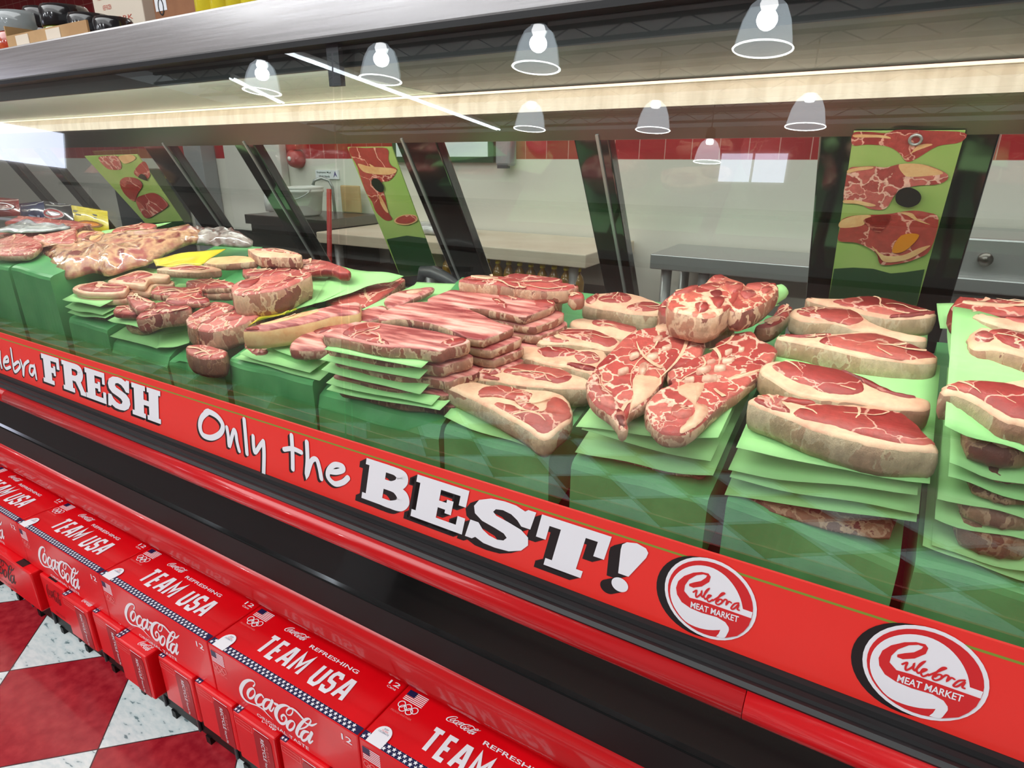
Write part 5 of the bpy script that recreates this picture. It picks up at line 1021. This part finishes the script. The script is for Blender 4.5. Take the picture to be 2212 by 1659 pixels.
# ------------------------------------------------------------------ printed meat posters on the rear doors
PN = -RN
def poster(name, label, corners, patches, off=-.006, dark=None):
    t = thing(name, R_(corners[0], off), label, 'poster', 'hanging meat posters on the rear doors')
    q = [R_(c, off) for c in corners]
    b = MB(); prism(b, q, RN, .003, 'poster'); bd_ = b.build('board', t)
    b = MB(); l = 0
    for px, k in patches:
        l += 1; pts = [R_(p, off-.0006-.0004*l) for p in (cr(px, [0]*len(px), True, 4)[0] if k != 'poster_dk' else px)]; b.poly(pts, k)
    b.build('print', bd_); return t
p1, p2, p3 = crop(1772, 240, 3.95), crop(660, 280, 5.027), crop(0, 220, 5.53)
t1 = poster('meat_poster', 'large meat poster between the right rear doors with a black finger hole', p1(285,175, 1238,170, 822,1660, 62,1660),
  [(p1(118,1345, 280,1335, 450,1345, 600,1385, 720,1375, 890,1350, 822,1655, 62,1655), 'poster_dk'),
   (p1(285,185, 420,178, 560,188, 660,160, 900,165, 1230,185, 1195,265, 1000,300, 830,400, 740,432, 680,365, 620,320, 540,295, 400,285, 275,290), 'lean'), (p1(290,200, 420,200, 560,210, 600,235, 480,225, 300,225), 'fat_y'), (p1(700,400, 820,340, 960,285, 840,290, 760,370), 'fat_y'),
   (p1(245,490, 330,475, 450,470, 560,480, 700,450, 900,460, 1090,545, 1020,620, 800,640, 650,700, 560,830, 430,835, 330,790, 205,770, 215,600), 'lean_pale'), (p1(670,460, 800,448, 920,470, 1050,530, 900,555, 760,560, 710,540), 'fat_y'), (p1(240,500, 340,478, 450,475, 430,495, 320,510, 235,530), 'fat_y'), (p1(205,760, 330,765, 470,800, 420,815, 300,790, 205,785), 'fat_y'),
   (p1(168,1000, 180,930, 300,890, 560,880, 760,850, 900,862, 1010,920, 940,1180, 820,1260, 680,1300, 520,1310, 480,1220, 400,1160, 290,1120, 155,1105), 'lean'), (p1(178,935, 300,892, 430,890, 390,930, 350,980, 170,995), 'fat_y'), (p1(670,865, 780,870, 830,920, 940,970, 820,935, 740,890), 'fat_y'), (p1(440,1150, 540,1230, 700,1230, 840,1170, 940,1150, 760,1260, 560,1290, 490,1220), 'fat_y'), (p1(370,930, 470,895, 600,890, 560,980, 500,1040, 420,990), 'lean_dark'),
   (p1(690,1062, 845,1058, 725,1190, 612,1200), 'orange'), (p1(640,745, 665,680, 748,650, 830,680, 862,735, 830,795, 748,822, 665,795), 'ink')])
q = R_(p1(812,245)[0], -.012)
b = MB(); b.tube([q+UXD*(.008*cos(a*pi/8))+RD*(.008*sin(a*pi/8)) for a in range(17)], .0022, 'steel2', 8, False); b.build('grommet', t1, True)
t2 = poster('meat_poster', 'middle meat poster with red cuts on pale green beside the black post', p2(455,195, 935,190, 1440,1560, 1030,1600),
  [(p2(880,1190, 1100,1150, 1310,1180, 1440,1555, 1030,1595), 'poster_dk'), (p2(470,205, 650,200, 880,205, 900,330, 930,390, 990,430, 965,500, 900,560, 830,570, 840,640, 870,760, 900,900, 940,970, 870,985, 770,900, 720,780, 660,690, 590,500, 560,400), 'lean'),
   (p2(570,370, 700,400, 950,420, 985,460, 900,490, 720,480, 620,450), 'fat_y'), (p2(690,370, 770,420, 800,470, 740,440), 'fat_y'), (p2(800,700, 860,800, 900,900, 860,880, 810,790), 'fat_y'), (p2(960,985, 1020,940, 1110,920, 1200,935, 1210,990, 1110,1035, 1000,1025), 'fat_y'), (p2(980,985, 1030,945, 1110,928, 1190,942, 1195,985, 1105,1022, 1005,1012), 'lean'),
   (p2(715,560, 740,530, 790,540, 845,610, 845,665, 810,680, 760,650, 722,600), 'ink')])
t3 = poster('meat_poster', 'left meat poster with round red cuts behind the folded green sheets', p3(1010,650, 1640,630, 2230,1500, 1800,1520),
  [(p3(1760,1450, 2190,1420, 2230,1495, 1800,1515), 'poster_dk'), (p3(1180,660, 1290,645, 1400,650, 1450,760, 1430,810, 1330,810, 1270,790, 1200,720), 'lean_pale'), (p3(1420,650, 1560,630, 1620,680, 1500,740, 1440,700), 'fat_y'), (p3(1600,830, 1720,710, 1790,840, 1760,920, 1650,900), 'lean'), (p3(1430,960, 1500,900, 1640,920, 1700,1000, 1640,1100, 1600,1190, 1480,1090), 'lean'), (p3(1620,1170, 1720,1110, 1850,1090, 1980,1190, 2000,1250, 1880,1330, 1760,1390, 1690,1330), 'lean'), (p3(1650,900, 1690,860, 1740,890, 1755,940, 1710,930), 'ink')])

# ------------------------------------------------------------------ back room seen through the rear doors
def tbl(name, label, x0, x1, y0, y1, zt_, th, ktop, legs, cat='table', shelf=None):
    t = thing(name, ((x0+x1)/2, (y0+y1)/2, 0), label, cat)
    b = MB(); b.box((x0, y0, zt_-th), (x1, y1, zt_), ktop); b.build('table_top', t, bevel=.004)
    for lx in legs:
        for ly in (y0+.05, y1-.05):
            b = MB(); b.tube([(lx, ly, 0), (lx, ly, zt_-th)], .02, 'steel2', 10); b.build('leg', t, True)
    if shelf:
        b = MB(); b.box((x0+.03, y0+.03, shelf-.03), (x1-.03, y1-.03, shelf), 'steel_dk'); b.build('shelf', t)
    return t
tbl('prep_table', 'long pale prep table against the back wall with bottles under it', -2.39, -.98, 2.10, 2.58, .90, .05, 'wood', (-2.3, -1.75, -1.05), shelf=.70)
tbl('steel_table', 'stainless steel table right of the prep table', -.79, .02, 2.25, 2.58, .90, .055, 'steel2', (-.74, -.60, -.03), shelf=.55)
t = thing('griddle', (.62, 2.4, 0), 'stainless steel griddle with a row of knobs at the right edge', 'griddle')
b = MB(); b.box((.10, 2.22, .60), (1.6, 2.58, 1.02), 'steel2'); bd_ = b.build('body', t, bevel=.006)
b = MB(); b.box((.09, 2.17, .875), (1.6, 2.22, .915), 'steel2'); b.build('front_ledge', t, bevel=.004)
for i in range(6):
    b = MB(); b.tube([(.20+i*.13, 2.22, .965), (.20+i*.13, 2.19, .965)], .018, 'steel_dk', 14); b.build('knob', bd_, True)
b = MB(); b.box((.10, 2.24, 0), (1.6, 2.56, .60), 'dgrey'); b.build('base', t)
for i in range(13):
    x = -1.66+i*.052
    b_ = thing('oil_bottle', (x, 2.16, .701), ['leftmost yellow oil bottle under the prep table', 'rightmost yellow oil bottle under the prep table'][i == 12] if i in (0, 12) else 'yellow oil bottle inside the row under the prep table', 'bottle', 'yellow oil bottles under the prep table')
    b = MB(); b.lathe((x, 2.16, .701), [(.020, 0), (.023, .004), (.023, .085), (.018, .105), (.009, .118), (.009, .125)], 'oil', 14); b.build('body', b_, True)
    b = MB(); b.lathe((x, 2.16, .826), [(.011, 0), (.011, .013), (0, .014)], 'yellow', 12); b.build('cap', b_, True)
# bucket on a small stand, cutting board, tap, sign, bell
t = thing('bucket', (-2.68, 2.3, .949), 'white plastic bucket tilted on the sink edge under the tap', 'bucket')
b = MB(); b.lathe((-2.68, 2.3, .949), [(.07, 0), (.082, .01), (.098, .115), (.104, .118), (.104, .128), (.099, .130), (.104, .134), (.104, .142), (.096, .143), (.080, .012), (0, .010)], 'bucket', 28); b.build('body', t, True)
b = MB(); b.tube([(-2.68+.105*cos(pi*i/10), 2.3-.06*sin(pi*i/10)-.04, 1.08-.05*sin(pi*i/10)) for i in range(11)], .003, 'steel2', 6); b.build('handle', t, True)
t = thing('sink_cabinet', (-2.86, 2.35, 0), 'dark steel sink unit under the white bucket', 'sink')
b = MB(); b.box((-3.02, 2.18, .90), (-2.40, 2.56, .948), 'steel_dk'); b.build('sink_top', t, bevel=.004); b = MB(); b.box((-3.0, 2.2, 0), (-2.42, 2.55, .90), 'steel_dk'); b.build('body', t)
t = thing('sink_tap', (-2.70, 2.52, .949), 'curved chrome tap behind the white bucket', 'tap')
b = MB(); a0 = Vector((-2.70, 2.52, .949)); b.tube([a0, a0+Vector((0, 0, .13)), a0+Vector((-.012, -.01, .165)), a0+Vector((-.045, -.03, .178)), a0+Vector((-.08, -.05, .165)), a0+Vector((-.09, -.055, .14))], .008, 'steel2', 10); b.build('spout', t, True)
b = MB(); b.tube([a0+Vector((-.09, -.055, .142)), a0+Vector((-.092, -.056, .125))], .012, 'steel2', 10); b.build('nozzle', t, True)
t = thing('hand_wash_sign', (-2.80, 2.595, 1.12), 'small white hand wash sign above the tap', 'sign')
b = MB(); b.box((-2.90, 2.590, 1.118), (-2.72, 2.599, 1.165), 'white'); bd_ = b.build('board', t)
g = Gfx((-2.90, 2.590, 1.118), (1, 0, 0), (0, 0, 1), (0, -1, 0)); g.text('Employees Must', .012, .027, .125, .040, 'ink', 1, bold=.01); g.text('Wash Hands', .025, .008, .112, .020, 'ink', 1, bold=.01); g.poly([(.140, .008), (.155, .042), (.172, .008), (.155, .022)], 'purple', 1); g.mb.build('lettering', bd_)
t = thing('alarm_bell', (-3.03, 2.56, 1.18), 'red round fire alarm bell on the white wall', 'alarm')
b = MB(); vs_ = []; b.tube([(-3.03, 2.598, 1.225), (-3.03, 2.57, 1.225), (-3.03, 2.545, 1.225), (-3.03, 2.53, 1.225)], [.052, .052, .044, .018], 'bell', 24); b.build('gong', t, True)
b = MB(); b.tube([(-3.03, 2.532, 1.225), (-3.03, 2.524, 1.225)], .012, 'bucket', 12); b.build('hub', t, True); b = MB(); b.box((-3.065, 2.55, 1.272), (-2.995, 2.599, 1.31), 'bell'); b.build('strobe', t)
def simple(name, label, cat, lo, hi, k, bev=.004, group=None):
    b = MB(); b.box(lo, hi, k); return tag(b.build(name, bevel=bev), label, cat, group)
simple('cutting_board', 'upright stained cutting board leaning right of the bucket', 'cutting board', (-2.66, 2.535, .949), (-2.52, 2.55, 1.09), 'card', .006)
t = thing('cold_room_door', (-3.38, 2.55, 0), 'grey cold room door on the left of the back wall', 'door')
b = MB(); b.box((-3.64, 2.545, .80), (-3.13, 2.598, 1.36), 'frp'); b.build('panel', t, bevel=.006); b = MB(); b.box((-3.66, 2.53, 0), (-3.11, 2.598, .80), 'blackm'); b.build('lower_panel', t)
b = MB(); b.lathe((-3.26, 2.535, .93), [(.025, 0), (.03, .06), (.02, .11), (0, .115)], 'glove', 12); b.build('handle', t, True)
simple('steel_column', 'grey steel wall column left of the cold room door', 'column', (-3.98, 2.50, 0), (-3.80, 2.598, 1.36), 'grey')
simple('wall_cabinet', 'dark grey upright cabinet left of the steel column', 'cabinet', (-4.6, 2.35, 0), (-4.16, 2.59, 1.16), 'dgrey', .01)
t = thing('mop_handle', (-2.30, 2.06, .05), 'thin red pole leaning in front of the prep table', 'pole'); b = MB(); b.tube([(-2.34, 2.03, .02), (-2.23, 2.06, 1.10)], .011, 'bell', 10); b.build('pole', t, True)
t = thing('pass_through_window', (-1.84, 2.59, 1.2), 'small dark green framed pass-through opening high on the back wall', 'opening')
b = MB(); b.box((-2.30, 2.570, 1.208), (-1.685, 2.599, 1.40), 'poster_dk'); b.build('frame', t, bevel=.003); b = MB(); b.box((-2.27, 2.566, 1.235), (-1.715, 2.571, 1.39), 'under_l'); b.build('panel', t)
t = thing('soap_dispenser', (-1.61, 2.56, 1.18), 'grey wall dispenser on the red tiles', 'dispenser')
b = MB(); b.box((-1.655, 2.535, 1.195), (-1.575, 2.599, 1.33), 'grey'); b.build('body', t, bevel=.012); b = MB(); b.box((-1.640, 2.53, 1.185), (-1.59, 2.56, 1.198), 'dgrey'); b.build('nozzle', t)
t = thing('tray_bundle', (-1.86, 2.35, .901), 'clear bagged bundle of white foam trays on the prep table', 'trays')
for i in range(7):
    b = MB(); b.lathe((-1.94+i*.033, 2.36, .901), [(.06, 0), (.075, .012), (.07, .030+.006*sin(i)), (.05, .045), (0, .048)], 'whitefilm', 16, 1.0, 1.3); b.build('foam_tray', t, True)
q0 = WY((938, 598), 1.33)
t = thing('film_lump', q0, 'dark film covered lump behind the brisket stacks', 'wrapped lump')
b = MB(); b.tube([WY(p_, 1.33) for p_ in ((908, 606), (914, 586), (938, 588), (966, 602), (996, 622))], [.010, .016, .018, .016, .010], 'dgrey', 10); b.build('wrapper', t, True)

# ------------------------------------------------------------------ goods on top of the steel canopy
CT = 1.4615
def jar(px, py, wpx, kl, kb, label, y=.84):
    c = WY((px, py), y); r = (WY((px+wpx/2, py), y).x-WY((px-wpx/2, py), y).x)/2; H_ = c.z-CT
    t = thing('jar', (c.x, y, CT), label, 'jar', 'jars on the canopy')
    b = MB(); b.lathe((c.x, y, CT), [(r*.9, 0), (r, .006), (r, H_-.058), (r*.90, H_-.050), (r*.88, H_-.046)], kb, 22); b.build('body', t, True)
    b = MB(); b.lathe((c.x, y, CT+H_-.047), [(r*.90, 0), (r*.92, .003), (r*.92, .036), (r*.84, .045), (0, .047)], kl, 22); b.build('lid', t, True)
jar(3, 40, 34, 'lid', 'jargreen', 'jar cut by the left picture edge on the canopy'); jar(43, 27, 54, 'clearlid', 'jarred', 'jar with a clear lid and red contents on the canopy'); jar(93, 17, 44, 'lid', 'jar', 'jar with dark red contents between the clear lidded and the green one', .88)
jar(137, 13, 54, 'lid', 'jargreen', 'jar with a black lid and green contents on the canopy', .86); jar(193, 31, 52, 'lid', 'jar', 'dark jar low beside the cream carton', .86); jar(243, 38, 48, 'lid', 'jar', 'dark jar in front of the cream carton', .86)
a_, c_ = WY((26, 60), .79), WY((205, 60), .79)
t = thing('cardboard_tray', (a_.x, .80, CT), 'low brown cardboard tray holding the jars', 'cardboard tray')
b = MB(); b.box((a_.x, .775, CT), (c_.x, .779, WY((110, 58), .775).z), 'card'); b.build('front_panel', t)
b = MB(); b.box((a_.x-.004, .775, CT), (a_.x, .95, WY((28, 52), .775).z), 'card'); b.build('side_panel', t)
for u in (.12, .52):
    b = MB(); x = a_.x+(c_.x-a_.x)*u; b.box((x, .7735, CT), (x+.06, .775, WY((110, 62), .775).z), 'cream'); b.build('pale_band', t)
a_, c_ = WY((203, 20), .95), WY((309, 20), .95)
t = thing('shipping_carton', (a_.x, .95, CT), 'cream carton with orange print and a barcode side on the canopy', 'carton')
b = MB(); b.box((a_.x, .95, CT), (c_.x, 1.20, CT+.24), 'cream'); b.build('box', t, bevel=.002)
g = Gfx((a_.x, .95, CT), (1, 0, 0), (0, 0, 1), (0, -1, 0)); wv = c_.x-a_.x
for i, (u0, u1, v) in enumerate(((.10, .45, .150), (.62, .80, .150), (.12, .42, .128), (.70, .80, .128), (.2, .38, .106), (.36, .78, .078))): g.text('KEEP FROZEN' if i % 2 == 0 else 'PORK', u0*wv, v, u1*wv, v+.010, 'print_red', 1)
g.mb.build('print', t)
g = Gfx((c_.x, .95, CT), (0, 1, 0), (0, 0, 1), (1, 0, 0)); g.rect(.03, .02, .12, .2, 'white', 1)
for i in range(14): g.rect(.04, .03+i*.011, .10, .03+i*.011+(.003+.004*(i % 3 == 0)), 'ink', 2)
g.mb.build('barcode', t)
a_, c_ = WY((332, 20), .93), WY((443, 10), .93)
t = thing('shipping_carton', (a_.x, .93, CT), 'brown carton with a white tag reading 0 on the canopy', 'carton')
b = MB(); b.box((a_.x, .93, CT), (c_.x, 1.18, CT+.22), 'card_dk'); b.build('box', t, bevel=.002)
g = Gfx((a_.x, .93, CT), (1, 0, 0), (0, 0, 1), (0, -1, 0)); q1, q2 = WY((338, 26), .93), WY((357, -8), .93); g.rect(q1.x-a_.x, q1.z-CT, q2.x-a_.x, q2.z-CT, 'white', 1)
cx, cz = (q1.x+q2.x)/2-a_.x, (q1.z*.7+q2.z*.3)-CT; g.stroke([(cx+.009*cos(i*pi/6), cz+.015*sin(i*pi/6)) for i in range(12)], .003, 'ink', 2, closed=True); g.mb.build('tag', t)
for i in range(5):
    c = WY((455+i*34, 8), .90)
    t = thing('yellow_bottle', (c.x, .90, CT), ['leftmost yellow bottle beside the brown carton', 'second yellow bottle right of the brown carton', 'third yellow bottle on the canopy', 'fourth yellow bottle on the canopy', 'rightmost yellow bottle on the canopy'][i], 'bottle', 'yellow bottles on the canopy')
    b = MB(); b.lathe((c.x, .90, CT), [(.026, 0), (.030, .005), (.030, .13), (.022, .16), (.012, .19), (.012, .20)], 'yellow', 16); b.build('body', t, True)
    b = MB(); b.lathe((c.x, .90, CT+.2), [(.015, 0), (.015, .02), (0, .021)], 'sgreen', 12); b.build('cap', t, True)

# ------------------------------------------------------------------ shop shelving opposite the counter (mirrored faintly in the glass)
t = thing('floor_reflection_blocker', (-5, -1.5, 0), 'low unit added to block floor reflections at the left of the counter glass', 'shelving')  # added unit, keeps the floor from mirroring in the left glass
b = MB(); b.box((-9, -1.9, 0), (-2.35, -1.35, .95), 'grey'); b.build('body', t, bevel=.01)
b = MB(); b.box((-9, -1.92, .95), (-2.33, -1.33, .98), 'steel_dk'); b.build('top', t)
t = thing('store_shelving', (-2.5, -2.2, 0), 'low brown shop shelving mirrored faintly in the counter glass', 'shelving')
b = MB(); b.box((-8, -2.5, 0), (4, -2.1, .14), 'cream'); b.box((-8, -2.45, .14), (4, -2.40, 1.42), 'bucket'); b.build('frame', t)
for z_ in (.45, .78, 1.10, 1.42):
    b = MB(); b.box((-8, -2.42, z_-.03), (4, -2.1, z_), 'steel_dk'); b.build('shelf', t)
